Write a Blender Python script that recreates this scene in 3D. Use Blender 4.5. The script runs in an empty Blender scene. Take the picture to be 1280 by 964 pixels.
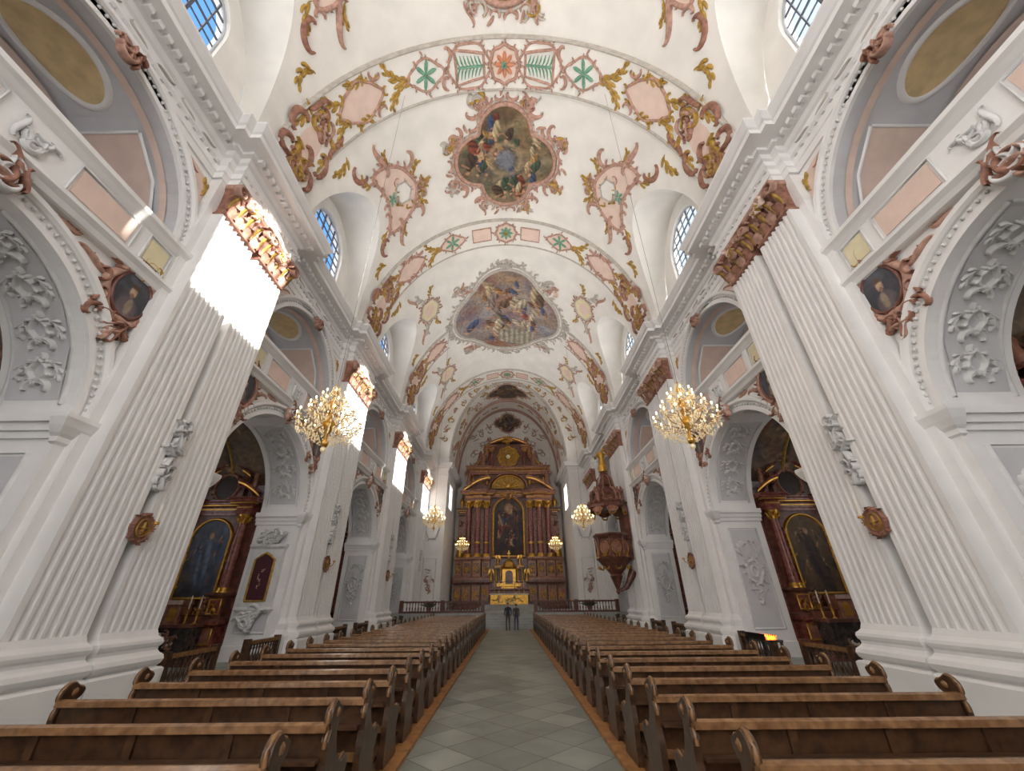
import bpy, math, random
import numpy as np
from math import sin, cos, pi, sqrt, radians
from mathutils import Vector, Matrix
R = random.Random(7)

# ------------------------------------------------------------------ helpers
def lin(c):
    out = []
    for x in c:
        x = x/255.0
        out.append(x/12.92 if x <= 0.04045 else ((x+0.055)/1.055)**2.4)
    return out

def mat(name, rgb, rough=0.6, metal=0.0, var=0.08, scale=3.0, bump=0.0, emit=0.0, emitc=None, rgb2=None, spec=None, coat=0.0):
    m = bpy.data.materials.new(name); m.use_nodes = True
    nt = m.node_tree; b = nt.nodes['Principled BSDF']
    c = lin(rgb)
    b.inputs['Roughness'].default_value = rough
    b.inputs['Metallic'].default_value = metal
    if coat: b.inputs['Coat Weight'].default_value = coat
    if spec is not None: b.inputs['Specular IOR Level'].default_value = spec
    geo = nt.nodes.new('ShaderNodeNewGeometry')
    n = nt.nodes.new('ShaderNodeTexNoise'); n.inputs['Scale'].default_value = scale
    n.inputs['Detail'].default_value = 4
    nt.links.new(geo.outputs['Position'], n.inputs['Vector'])
    mx = nt.nodes.new('ShaderNodeMix'); mx.data_type = 'RGBA'
    c2 = lin(rgb2) if rgb2 else [min(1, x*(1-2*var)) for x in c]
    mx.inputs[6].default_value = (*c, 1); mx.inputs[7].default_value = (*c2, 1)
    rp = nt.nodes.new('ShaderNodeMapRange'); rp.inputs[1].default_value = 0.35; rp.inputs[2].default_value = 0.65
    nt.links.new(n.outputs['Fac'], rp.inputs[0]); nt.links.new(rp.outputs[0], mx.inputs[0])
    nt.links.new(mx.outputs[2], b.inputs['Base Color'])
    if bump:
        bp = nt.nodes.new('ShaderNodeBump'); bp.inputs['Strength'].default_value = bump; bp.inputs['Distance'].default_value = 0.05
        nt.links.new(n.outputs['Fac'], bp.inputs['Height']); nt.links.new(bp.outputs['Normal'], b.inputs['Normal'])
    if emit:
        b.inputs['Emission Color'].default_value = (*lin(emitc or rgb), 1)
        b.inputs['Emission Strength'].default_value = emit
    return m

WHITE = mat('white_stucco', (236, 234, 232), .75, var=.03, scale=1.5)
VAULT = mat('vault_plaster', (235, 231, 224), .8, var=.05, scale=.8)
SHELLW = mat('relief_stucco', (218, 217, 216), .75, var=.06, scale=4)
VREL = mat('vault_relief_shaded', (194, 186, 176), .75, var=.12, scale=4)  # white stucco greyed, so the shading of the relief sits in the colour
GREYW = mat('chapel_plaster', (208, 207, 209), .8, var=.05, scale=1.2)
CREAM = mat('cream_panel', (228, 216, 178), .7, var=.05)
TAN = mat('tan_oval', (226, 198, 148), .7, var=.1)
PINK = mat('pink_panel', (228, 202, 188), .75, var=.05, scale=2)
ROSE = mat('rose_stucco', (196, 154, 136), .7, var=.2, scale=6)
BROWNST = mat('terracotta_stucco', (168, 120, 100), .65, var=.22, scale=5, rgb2=(122, 82, 66))
OCHRE = mat('ochre_gilding', (192, 152, 66), .45, var=.2, scale=6, metal=.2, rgb2=(142, 112, 50))
GOLD = mat('gold', (220, 168, 76), .3, metal=.8, var=.2, scale=5)
GREEN = mat('green_stucco', (118, 168, 140), .7, var=.15, scale=6)
ORANGE = mat('orange_stucco', (204, 136, 102), .7, var=.1)
MARB = mat('brown_marble', (128, 82, 68), .28, var=.3, scale=4, rgb2=(86, 52, 44))
MARB2 = mat('light_marble', (170, 120, 98), .3, var=.3, scale=5, rgb2=(126, 82, 66))
REDM = mat('red_marble', (112, 56, 50), .18, var=.3, scale=7, rgb2=(146, 90, 80))
BLACKM = mat('black_marble', (38, 35, 36), .25, var=.3, scale=6, rgb2=(80, 72, 68))
RAILM = mat('railing_marble', (112, 66, 52), .35, var=.3, scale=6, rgb2=(80, 48, 40))
DARK = mat('dark_wood', (52, 34, 24), .45, var=.2, scale=8)
WOOD = mat('pew_wood', (84, 58, 39), .32, var=.25, scale=9, rgb2=(56, 38, 26))
WOODL = mat('pew_rail_wood', (142, 106, 72), .2, var=.2, scale=9, rgb2=(106, 74, 48))
PLAT = mat('platform_wood', (172, 122, 70), .5, var=.2, scale=6, rgb2=(136, 92, 52))
IRON = mat('iron', (40, 38, 36), .4, metal=.7)
CABLE = mat('chandelier_cable', (130, 128, 124), .5)
CANDLE = mat('candle_wax', (240, 232, 210), .6)
BULB = mat('candle_flame', (255, 224, 160), .5, emit=14, emitc=(255, 216, 150))
VOTIVE = mat('votive_flame', (255, 120, 40), .5, emit=6, emitc=(255, 110, 30))
CRYSTAL = mat('crystal', (250, 236, 200), .15, metal=.25, var=.1, emit=.2, emitc=(255, 222, 165))
BURG = mat('burgundy_panel', (70, 22, 34), .5, var=.1)
CLOTH = mat('altar_cloth', (225, 220, 205), .8)
LEAD = mat('lead_lattice', (84, 92, 102), .5)  # window bars in their own lead grey
BENCHG = mat('step_stone', (168, 170, 166), .6, var=.1, scale=2)
MBLUE = mat('window_frame', (200, 205, 210), .6)
GLOWPANE = mat('glowing_fill_pane', (225, 232, 240), .5, emit=2.3, emitc=(240, 238, 236))  # emissive panes added to brighten chapels, galleries and choir and keep sun out

def paint_mat():
    m = bpy.data.materials.new('oil_painting'); m.use_nodes = True
    nt = m.node_tree; b = nt.nodes['Principled BSDF']
    a = nt.nodes.new('ShaderNodeAttribute'); a.attribute_name = 'Col'
    geo = nt.nodes.new('ShaderNodeNewGeometry')
    n = nt.nodes.new('ShaderNodeTexNoise'); n.inputs['Scale'].default_value = 2.5; n.inputs['Detail'].default_value = 8
    n.inputs['Distortion'].default_value = 1.2
    nt.links.new(geo.outputs['Position'], n.inputs['Vector'])
    mr = nt.nodes.new('ShaderNodeMapRange'); mr.inputs[1].default_value = .3; mr.inputs[2].default_value = .7
    mr.inputs[3].default_value = .5; mr.inputs[4].default_value = 1.15
    nt.links.new(n.outputs['Fac'], mr.inputs[0])
    vm = nt.nodes.new('ShaderNodeVectorMath'); vm.operation = 'SCALE'
    nt.links.new(a.outputs['Color'], vm.inputs[0]); nt.links.new(mr.outputs[0], vm.inputs['Scale'])
    nt.links.new(vm.outputs[0], b.inputs['Base Color'])
    b.inputs['Roughness'].default_value = .6
    return m
PAINT = paint_mat()

def tile_mat():
    m = bpy.data.materials.new('stone_tiles'); m.use_nodes = True
    nt = m.node_tree; b = nt.nodes['Principled BSDF']
    geo = nt.nodes.new('ShaderNodeNewGeometry')
    mp = nt.nodes.new('ShaderNodeMapping'); mp.inputs['Rotation'].default_value = (0, 0, pi/4)
    nt.links.new(geo.outputs['Position'], mp.inputs['Vector'])
    br = nt.nodes.new('ShaderNodeTexBrick'); br.offset = 0
    br.inputs['Scale'].default_value = 1; br.inputs['Brick Width'].default_value = .7; br.inputs['Row Height'].default_value = .7
    br.inputs['Mortar Size'].default_value = .009
    br.inputs['Color1'].default_value = (*lin((150, 153, 143)), 1)
    br.inputs['Color2'].default_value = (*lin((118, 123, 115)), 1)
    br.inputs['Mortar'].default_value = (*lin((80, 84, 78)), 1)
    nt.links.new(mp.outputs[0], br.inputs['Vector'])
    n = nt.nodes.new('ShaderNodeTexNoise'); n.inputs['Scale'].default_value = 1.4; n.inputs['Detail'].default_value = 6
    nt.links.new(geo.outputs['Position'], n.inputs['Vector'])
    mr = nt.nodes.new('ShaderNodeMapRange'); mr.inputs[1].default_value = .3; mr.inputs[2].default_value = .7
    mr.inputs[3].default_value = .82; mr.inputs[4].default_value = 1.15
    nt.links.new(n.outputs['Fac'], mr.inputs[0])
    vm = nt.nodes.new('ShaderNodeVectorMath'); vm.operation = 'SCALE'
    nt.links.new(br.outputs['Color'], vm.inputs[0]); nt.links.new(mr.outputs[0], vm.inputs['Scale'])
    nt.links.new(vm.outputs[0], b.inputs['Base Color'])
    b.inputs['Roughness'].default_value = .38
    return m
TILE = tile_mat()

class MB:
    def __init__(s): s.v = []; s.f = []; s.m = []; s.sm = []; s.mats = []
    def mi(s, m):
        if m not in s.mats: s.mats.append(m)
        return s.mats.index(m)
    def add(s, vs, fs, m, smooth=False):
        o = len(s.v); s.v.extend([tuple(p) for p in vs]); k = s.mi(m)
        for f in fs:
            s.f.append(tuple(i+o for i in f)); s.m.append(k); s.sm.append(smooth)
    def box(s, x0, x1, y0, y1, z0, z1, m):
        s.add([(x0,y0,z0),(x1,y0,z0),(x1,y1,z0),(x0,y1,z0),(x0,y0,z1),(x1,y0,z1),(x1,y1,z1),(x0,y1,z1)],
              [(0,3,2,1),(4,5,6,7),(0,1,5,4),(1,2,6,5),(2,3,7,6),(3,0,4,7)], m)
    def grid(s, rows, m, smooth=True, closed=False):
        n = len(rows[0]); vs = [p for r in rows for p in r]; fs = []
        for i in range(len(rows)-1):
            for j in range(n if closed else n-1):
                a = i*n+j; b = i*n+(j+1) % n
                fs.append((a, b, b+n, a+n))
        s.add(vs, fs, m, smooth)
    def lathe(s, cx, cy, prof, m, n=14, smooth=True, a0=0.0, sx=1, sy=1):
        rows = [[(cx+sx*r*cos(a0+2*pi*k/n), cy+sy*r*sin(a0+2*pi*k/n), z) for k in range(n)] for r, z in prof]
        s.grid(rows, m, smooth, True)
    def tube(s, pts, r, m, n=6):
        rows = []; N = len(pts); P = [np.array(p, float) for p in pts]
        for i in range(N):
            t = P[min(i+1, N-1)]-P[max(i-1, 0)]; t = t/(np.linalg.norm(t)+1e-9)
            u = np.cross(t, (0, 0, 1) if abs(t[2]) < .9 else (1, 0, 0)); u /= np.linalg.norm(u)+1e-9
            w = np.cross(t, u); rr = r[i] if isinstance(r, (list, tuple)) else r
            rows.append([tuple(P[i]+rr*(cos(2*pi*k/n)*u+sin(2*pi*k/n)*w)) for k in range(n)])
        s.grid(rows, m, True, True)
    def sphere(s, c, r, m, n=8, k=6, sc=(1,1,1)):
        rows = []
        for i in range(k+1):
            a = pi*i/k
            rows.append([(c[0]+sc[0]*r*sin(a)*cos(2*pi*j/n), c[1]+sc[1]*r*sin(a)*sin(2*pi*j/n), c[2]-sc[2]*r*cos(a)) for j in range(n)])
        s.grid(rows, m, True, True)
    def prism(s, poly, fn, t0, t1, m, smooth=False):
        n = len(poly)
        vs = [fn(p, t0) for p in poly]+[fn(p, t1) for p in poly]
        s.add(vs, [(i, (i+1) % n, (i+1) % n+n, i+n) for i in range(n)], m, smooth)
        s.add(vs, [tuple(range(n))[::-1], tuple(range(n, 2*n))], m)
    def mould(s, ring, prof, m, closed=False, cap=True):
        rows = [[(q[0], q[1], z) for q in ring(p)] for p, z in prof]
        s.grid(rows, m, False, closed)
        if cap:
            n = len(rows[0]); s.add(rows[0], [tuple(range(n))[::-1]], m); s.add(rows[-1], [tuple(range(n))], m)
    def wblock(s, xf, y0, y1, prof, m, xb=9.2, ky=1.0):
        s.mould(lambda p: [(xb, y0-p*ky), (xf-p, y0-p*ky), (xf-p, y1+p*ky), (xb, y1+p*ky)], prof, m)
    def fblock(s, x0, x1, yf, yb, prof, m):
        s.mould(lambda p: [(x0-p, yb), (x0-p, yf-p), (x1+p, yf-p), (x1+p, yb)], prof, m)
    def mesh(s, name):
        me = bpy.data.meshes.new(name); me.from_pydata(s.v, [], s.f)
        for m in s.mats: me.materials.append(m)
        me.polygons.foreach_set('material_index', s.m); me.polygons.foreach_set('use_smooth', s.sm)
        me.update(); return me
    def build(s, name, loc=(0,0,0), sc=(1,1,1), rot=(0,0,0), parent=None):
        return inst(name, s.mesh(name), loc, sc, rot, parent)

def inst(name, me, loc=(0,0,0), sc=(1,1,1), rot=(0,0,0), parent=None):
    o = bpy.data.objects.new(name, me); bpy.context.collection.objects.link(o)
    o.location = loc; o.scale = sc; o.rotation_euler = rot
    if parent: o.parent = parent
    return o

# ------------------------------------------------------------------ ornament strokes
def ribbon(mb, M, pts, w, h, m, off=0.0, taper=True):
    N = len(pts); rows = []
    for i in range(N):
        a = pts[max(i-1, 0)]; b = pts[min(i+1, N-1)]
        dx, dy = b[0]-a[0], b[1]-a[1]; L = sqrt(dx*dx+dy*dy)+1e-9; nx, ny = -dy/L, dx/L
        t = i/(N-1); ww = w*((max(0.12, sin(pi*t))**.5) if taper else 1)
        rows.append([M(pts[i][0]+nx*ww*k, pts[i][1]+ny*ww*k, off+h*hh) for k, hh in ((-1, 0), (-.55, .8), (0, 1), (.55, .8), (1, 0))])
    mb.grid(rows, m, True)

def scroll(cx, cy, size, ang=0, kind='C', flip=1, n=20, a=1.5, b=10):
    x = y = 0; P = []
    ts = np.linspace(-1, 1, n)
    for t in ts:
        H = (a*t+b*t**7/7) if kind == 'C' else (a*t*t/2+b*t**8/8)
        H *= flip; P.append((x, y)); x += cos(H)*2/n; y += sin(H)*2/n
    P = np.array(P); P -= (P[0]+P[-1])/2; P *= size
    c, s_ = cos(ang), sin(ang)
    return [(cx+c*p[0]-s_*p[1], cy+s_*p[0]+c*p[1]) for p in P]

def leafspray(mb, M, cx, cy, size, ang, m, flip=1, n=7, w=.13, h=.06):
    st = scroll(cx, cy, size, ang, 'C', flip, 16, .9, 3)
    ribbon(mb, M, st, size*.05, h, m)
    for i in range(1, n+1):
        p = st[int(i*15/(n+1))]; q = st[min(15, int(i*15/(n+1))+1)]
        base = math.atan2(q[1]-p[1], q[0]-p[0]); sd = 1 if i % 2 else -1
        L = size*(.75-.04*i); a = base+sd*.8
        pts = [(p[0]+L*t*cos(a-sd*.5*t), p[1]+L*t*sin(a-sd*.5*t)) for t in (0, .3, .6, .85, 1)]
        ribbon(mb, M, pts, size*w, h, m)

def rocaille(mb, M, cx, cy, sx, sy, n, seed, mats, size=.5, h=.08):
    r = random.Random(seed)
    for i in range(n):
        a = r.uniform(0, 2*pi); q = sqrt(r.random())
        x, y = cx+sx*q*cos(a), cy+sy*q*sin(a)
        ribbon(mb, M, scroll(x, y, size*r.uniform(.6, 1.2), r.uniform(0, 6.28), r.choice('CS'), r.choice((-1, 1)), 14), size*r.uniform(.12, .22), h*r.uniform(.8, 1.5), r.choice(mats))

def outline(cx, cy, rx, ry, n=72, lob=(0, 4), lob2=(0, 8), ph=0):
    P = []
    for i in range(n):
        a = 2*pi*i/n; k = 1+lob[0]*cos(lob[1]*a+ph)+lob2[0]*cos(lob2[1]*a)
        P.append((cx+rx*k*cos(a), cy+ry*k*sin(a)))
    return P

def quat(cx, cy, rx, ry, n=120, d=.52, r=.48, core=.74):
    P = []
    for i in range(n):
        a = 2*pi*(i+.5)/n; best = core
        for k in range(4):
            b = a-k*pi/2; q = r*r-(d*sin(b))**2
            if q >= 0 and cos(b) > 0: best = max(best, d*cos(b)+sqrt(q))
        P.append((cx+rx*best*cos(a), cy+ry*best*sin(a)))
    return P

def patch(mb, M, ol, m, off=.01, rings=5, c=None):
    if c is None: c = (sum(p[0] for p in ol)/len(ol), sum(p[1] for p in ol)/len(ol))
    rows = []
    for k in range(rings+1):
        t = max(.001, k/rings); rows.append([M(c[0]+(p[0]-c[0])*t, c[1]+(p[1]-c[1])*t, off) for p in ol])
    mb.grid(rows, m, True, True)

def closed(ol): return ol+[ol[0]]

def frame(mb, M, ol, w, h, m, curls=0, csize=.4, cm=None, seed=1):
    ribbon(mb, M, closed(ol), w, h, m, taper=False)
    if curls:
        n = len(ol); c = (sum(p[0] for p in ol)/n, sum(p[1] for p in ol)/n)
        for i in range(curls):
            p = ol[int(i*n/curls)]; a = math.atan2(p[1]-c[1], p[0]-c[0])
            s = csize*(1.0 if i % 2 else .75)
            ribbon(mb, M, scroll(p[0]+s*.55*cos(a), p[1]+s*.55*sin(a), s, a+pi/2, 'C', -1, 14), s*.2, h*1.1, cm or m)
            if i % 2 == 0: ribbon(mb, M, [(p[0]+s*t*cos(a+.3*t), p[1]+s*t*sin(a+.3*t)) for t in (.5, .9, 1.3, 1.6)], s*.22, h, cm or m)

# ---- painter
def paint_cols(P, seed, bg, nfig, pal, figscale=1.0):
    rs = np.random.RandomState(seed); N = len(P)
    X, Y = P[:, 0], P[:, 1]
    def noise(f, k=5):
        s = np.zeros(N)
        for i in range(k):
            a, b, c = rs.uniform(-1, 1, 3); s += np.sin(f*(a*X*3+b*Y*3)+c*9+np.sin(f*(b*X-a*Y)*2))
        return s/k
    top, mid, bot = [np.array(lin(c)) for c in bg]
    t = np.clip((Y+1)/2+.18*noise(3), 0, 1)[:, None]
    col = np.where(t > .5, mid+(top-mid)*(t-.5)*2, bot+(mid-bot)*t*2)
    for i in range(6):
        k = np.clip(noise(4)*1.6, 0, 1)[:, None]*.5; c = np.array(lin(pal[rs.randint(len(pal))])); col = col*(1-k)+c*k*.9
    for i in range(nfig):
        a = rs.uniform(0, 2*pi); q = sqrt(rs.uniform(.02, .8)); cx, cy = q*cos(a)*.85, q*sin(a)*.85
        L = rs.uniform(.1, .2)*figscale; W = L*rs.uniform(.4, .6); th = pi/2+rs.uniform(-.9, .9)
        lx = (X-cx)*cos(th)+(Y-cy)*sin(th); ly = -(X-cx)*sin(th)+(Y-cy)*cos(th)
        d = (lx/L)**2+(ly/W)**2+.25*noise(9, 3)
        k = np.clip((1.1-d)*4, 0, 1)[:, None]
        sh = np.clip(.75+.45*ly/W+.3*np.sin(lx/L*7+ly/W*5), .25, 1.4)[:, None]
        c = np.array(lin(pal[rs.randint(len(pal))])); col = col*(1-k)+c*sh*k
        hx, hy = cx+cos(th)*L*1.15, cy+sin(th)*L*1.15
        d = ((X-hx)**2+(Y-hy)**2)/(W*.42)**2; k = np.clip((1.15-d)*4, 0, 1)[:, None]
        col = col*(1-k)+np.array(lin((196, 150, 116)))*k
        sg = rs.choice((-1, 1)); a2 = th+sg*1.9
        ex, ey = cx+cos(th)*L*.6, cy+sin(th)*L*.6
        tt = np.clip(((X-ex)*cos(a2)+(Y-ey)*sin(a2))/(L*.9), 0, 1)
        d = np.hypot(X-ex-tt*L*.9*cos(a2), Y-ey-tt*L*.9*sin(a2)); k = np.clip((W*.2-d)/(W*.1), 0, 1)[:, None]
        col = col*(1-k)+np.array(lin((180, 132, 100)))*k
    return np.clip(col, 0.004, 1)

def painting(name, M, ol, seed, bg, nfig, pal, off=.04, rings=46, parent=None, extra=None, fs_=1.0):
    n = len(ol); c = (sum(p[0] for p in ol)/n, sum(p[1] for p in ol)/n)
    rx = max(abs(p[0]-c[0]) for p in ol); ry = max(abs(p[1]-c[1]) for p in ol)
    vs, q, fs = [], [], []
    for k in range(rings+1):
        t = max(.002, k/rings)
        for p in ol:
            u, v = c[0]+(p[0]-c[0])*t, c[1]+(p[1]-c[1])*t
            vs.append(M(u, v, off)); q.append(((u-c[0])/rx, (v-c[1])/ry))
    for k in range(rings):
        for j in range(n):
            a = k*n+j; b = k*n+(j+1) % n; fs.append((a, b, b+n, a+n))
    me = bpy.data.meshes.new(name); me.from_pydata(vs, [], fs); me.materials.append(PAINT)
    me.polygons.foreach_set('use_smooth', [True]*len(fs))
    Q = np.array(q); col = paint_cols(Q, seed, bg, nfig, pal, fs_)
    if extra is not None: col = extra(Q, col)
    ca = me.color_attributes.new('Col', 'FLOAT_COLOR', 'POINT')
    ca.data.foreach_set('color', np.hstack([col, np.ones((len(col), 1))]).astype(np.float32).ravel())
    me.update()
    return inst(name, me, parent=parent)

# ------------------------------------------------------------------ layout
BAYS = [4.25, 14.65, 25.05, 35.45]
PIERS = [-.95, 9.45, 19.85, 30.25, 40.65]
YA, YB = -9.0, 42.6
A, RV, ZS = 8.8, 10.0, 16.0
RA, Z1, Z2 = 3.1, 5.4, 10.5
def VM(s, y, off=0.0):
    th = s/9.4; return ((A-off)*sin(th), y, ZS+(RV-off)*cos(th))
CA = 6.7
def CM(s, y, off=0.0):
    th = s/8.2; return ((CA-off)*sin(th), y, ZS+(RV-off)*cos(th))
CEND = 51.2

fb = MB(); fb.box(-15.6, 15.6, YA, 36.9, -.3, 0, TILE); fb.box(-15.6, 15.6, 36.9, 53, -.3, 1.0, BENCHG)
fb.build('floor')
st = MB()
for i in range(6):
    st.box(-2.1, 2.1, 34.9+i*.33, 37.0, i*.167, (i+1)*.167, BENCHG)
st.build('choir_steps')
pf = MB()
for sx in (1, -1):
    x0, x1 = sorted((1.5*sx, 5.5*sx)); pf.box(x0, x1, 1.2, 33.2, 0, .06, PLAT)
pf.build('floor_platform')

def nave_wall(sx):
    mb = MB(); X = 9.2*sx
    for yc in BAYS:
        ds = [RA*sin(radians(t)) for t in range(-90, 91, 6)]
        for zs, zt in ((Z1, 10.4), (Z2, 15.6)):
            lo = [(X, yc+d, zs+sqrt(max(0, RA*RA-d*d))) for d in ds]
            mb.grid([lo, [(X, yc+d, zt) for d in ds]], WHITE, False)
    segs = [(YA, BAYS[0]-RA)]+[(BAYS[i]+RA, BAYS[i+1]-RA) for i in range(3)]+[(BAYS[-1]+RA, YB+.2)]
    for a, b in segs: mb.grid([[(X, a, 0), (X, b, 0)], [(X, a, 15.6), (X, b, 15.6)]], WHITE, False)
    mb.grid([[(X, YB, 0), (CA*sx, YB, 0)], [(X, YB, 16.0), (CA*sx, YB, 16.0)]], WHITE, False)
    mb.grid([[(CA*sx, YB, 0), (CA*sx, CEND, 0)], [(CA*sx, YB, 11), (CA*sx, CEND, 11)]], WHITE, False)
    mb.grid([[(CA*sx, YB, 11), (CA*sx, 44.6, 11)], [(CA*sx, YB, 16), (CA*sx, 44.6, 16)]], WHITE, False)
    mb.grid([[(CA*sx, 47.0, 11), (CA*sx, CEND, 11)], [(CA*sx, 47.0, 16), (CA*sx, CEND, 16)]], WHITE, False)
    mb.grid([[(CA*sx, 44.6, 15.2), (CA*sx, 47, 15.2)], [(CA*sx, 44.6, 16), (CA*sx, 47, 16)]], WHITE, False)
    mb.grid([[(CA*sx+.2*sx, 44.4, 10.9), (CA*sx+.2*sx, 47.2, 10.9)], [(CA*sx+.2*sx, 44.4, 15.3), (CA*sx+.2*sx, 47.2, 15.3)]], GLOWPANE, False)
    W = lambda u, v, o=0.0: (sx*u, YB-o, v)
    frame(mb, W, outline(7.95, 8.5, .65, 1.0, 40, (.05, 6)), .08, .1, SHELLW, 10, .3)
    frame(mb, W, [(7.3, 1.6), (8.6, 1.6), (8.6, 5.6), (7.3, 5.6)], .06, .06, SHELLW)
    rocaille(mb, W, 7.95, 3.6, .35, 1.2, 16, 3, [SHELLW, ROSE], .4, .12)
    return mb.build('wall_right' if sx > 0 else 'wall_left')
nave_wall(1); nave_wall(-1)

wb = MB()
wb.grid([[(-9.4, CEND, 0), (9.4, CEND, 0)], [(-9.4, CEND, 26.4), (9.4, CEND, 26.4)]], VAULT, False)
wb.build('wall_back')
wf = MB()
for a in ((-9.3, -5.5, 0, 26.5), (5.5, 9.3, 0, 26.5), (-5.5, 5.5, 0, 3.0), (-5.5, 5.5, 22, 26.5)):
    wf.box(a[0], a[1], YA-.3, YA, a[2], a[3], WHITE)
for i in range(1, 5): wf.box(-5.5+i*2.2-.06, -5.5+i*2.2+.06, YA-.2, YA-.1, 3, 22, LEAD)
wf.build('wall_front')

LH, LR = 3.3, 5.5
XW, WH, WS, ZB = 9.6, 1.7, 19.0, 16.1
def vault():
    mb = MB(); rows = []; ys = [(YA, 90), (BAYS[0]-LH, 90)]
    for i, yc in enumerate(BAYS):
        for t in range(-90, 91, 6):
            y = yc+LH*sin(radians(t)); z = LR*cos(radians(t)); ys.append((y, math.degrees(math.acos(min(1, max(0, z/RV))))))
        if i < 3: ys.append((yc+5.2, 90))
    ys.append((YB, 90))
    for y, tm in ys:
        tm = radians(tm); rows.append([VM(9.4*(-tm+2*tm*k/60), y) for k in range(61)])
    mb.grid(rows, VAULT, True)
    for sx in (1, -1):
        prev = YA
        for yc in BAYS:
            mb.grid([[(A*sx, prev, 15.3), (A*sx, yc-LH, 15.3)], [(A*sx, prev, 16), (A*sx, yc-LH, 16)]], VAULT, False)
            prev = yc+LH
            r2 = []
            for t in range(-90, 91, 5):
                y = yc+LH*sin(radians(t)); dz = LR*cos(radians(t)); th = math.acos(min(1, dz/RV)); xb = A*sin(th)
                r2.append([(sx*(xb+(XW-xb)*k/4), y, ZS+dz) for k in range(5)])
            mb.grid(r2, VAULT, True)
            for e in (-1, 1):
                mb.grid([[(A*sx, yc+e*LH, 15.3), (XW*sx, yc+e*LH, 15.3)], [(A*sx, yc+e*LH, 16), (XW*sx, yc+e*LH, 16)]], VAULT, False)
            X = XW*sx
            def top(d): return ZS+LR*sqrt(max(0, 1-(d/LH)**2))
            for a, b in ((-LH, -WH), (WH, LH)):
                dd = [a+(b-a)*k/8 for k in range(9)]
                mb.grid([[(X, yc+d, 15.3) for d in dd], [(X, yc+d, top(d)) for d in dd]], VAULT, False)
            dd = [WH*sin(radians(t)) for t in range(-90, 91, 9)]
            mb.grid([[(X, yc+d, 15.3) for d in dd], [(X, yc+d, ZB) for d in dd]], VAULT, False)
            hole = [(yc+d, WS+sqrt(max(0, WH*WH-d*d))) for d in dd]
            mb.grid([[(X, p[0], p[1]) for p in hole], [(X, yc+d, top(d)) for d in dd]], VAULT, False)
            loop = [(yc-WH, ZB)]+hole+[(yc+WH, ZB), (yc-WH, ZB)]
            mb.grid([[(X, p[0], p[1]) for p in loop], [((XW+.5)*sx, p[0], p[1]) for p in loop]], VAULT, False)
        mb.grid([[(A*sx, prev, 15.3), (A*sx, YB, 15.3)], [(A*sx, prev, 16), (A*sx, YB, 16)]], VAULT, False)
    ra = [VM(9.4*radians(-90+t*3), YB) for t in range(61)]
    rb = [CM(8.2*radians(-90+t*3), YB) for t in range(61)]
    mb.grid([ra, rb], VAULT, False)
    mb.grid([[CM(8.2*radians(-90+t*3), y) for t in range(61)] for y in (YB, 45, 48, CEND)], VAULT, True)
    return mb.build('ceiling')
vault()

wm = MB(); XG = XW+.22
arch = [(-WH, ZB)]+[(WH*sin(radians(t)), WS+WH*cos(radians(t))) for t in range(-90, 91, 10)]+[(WH, ZB), (-WH, ZB)]
wm.tube([(XG, p[0], p[1]) for p in arch], .08, MBLUE, 5)
for k in range(-2, 3):
    y = k*.57; zt = WS+sqrt(WH*WH-y*y); w = .1 if k in (-1, 1) else .05
    wm.box(XG-.03, XG+.03, y-w/2, y+w/2, ZB, zt, LEAD)
for k in range(10):
    z = 16.5+k*.46; hw = WH if z < WS else sqrt(max(0, WH*WH-(z-WS)**2)); t = .045 if k % 2 else .022
    wm.box(XG-.02, XG+.02, -hw, hw, z-t, z+t, LEAD)
wme = wm.mesh('window')
i = 0
for yc in BAYS:
    for sx in (1, -1):
        i += 1; inst('window_%d' % i, wme, (0, yc, 0), (sx, 1, 1))

# ---- entablature
ENT = [(0, 13.6), (.06, 13.6), (.06, 13.85), (.1, 13.87), (.1, 14.12), (.18, 14.2), (.18, 14.24), (.05, 14.26), (.05, 14.62),
       (.14, 14.66), (.2, 14.78), (.34, 14.8), (.34, 14.92), (.78, 14.94), (.78, 15.12), (.84, 15.16), (.98, 15.36), (.98, 15.44)]
XP = 8.58
eb = MB()
eb.wblock(9.2, YA, YB+2, ENT, WHITE, xb=9.85)
for yp in PIERS:
    eb.wblock(8.92, yp-1.95, yp+1.95, ENT, WHITE); eb.wblock(XP, yp-1.68, yp+1.68, ENT, WHITE)
y = YA+.2
while y < YB:
    xo = 9.2
    for yp in PIERS:
        if abs(y-yp) < 1.95: xo = XP
    eb.box(xo-.5, xo-.3, y, y+.16, 14.78, 14.94, WHITE)
    eb.box(xo-.16, xo-.08, y+.03, y+.13, 14.08, 14.2, SHELLW)
    y += .3
MW = lambda X0: (lambda u, v, o=0.0: (X0-o, u, v))
for yc in BAYS:
    M = MW(9.14)
    for k in range(-3, 4): ribbon(eb, M, scroll(yc+k*.85, 14.44, .34, 0, 'S', 1 if k % 2 else -1, 14), .05, .05, VREL)
em = eb.mesh('trim_cornice')
inst('trim_1', em); inst('trim_2', em, sc=(-1, 1, 1))
cb = MB()
cb.mould(lambda p: [(CA+.3, YB+.3), (CA-p*.6, YB+.3), (CA-p*.6, CEND), (CA+.3, CEND)], ENT, WHITE)
cb.mould(lambda p: [(9.3, YB-p*.5), (CA-p*.5, YB-p*.5), (CA-p*.5, YB+.4), (9.3, YB+.4)], ENT, WHITE)
cm_ = cb.mesh('trim_choir'); inst('trim_3', cm_); inst('trim_4', cm_, sc=(-1, 1, 1))

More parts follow.
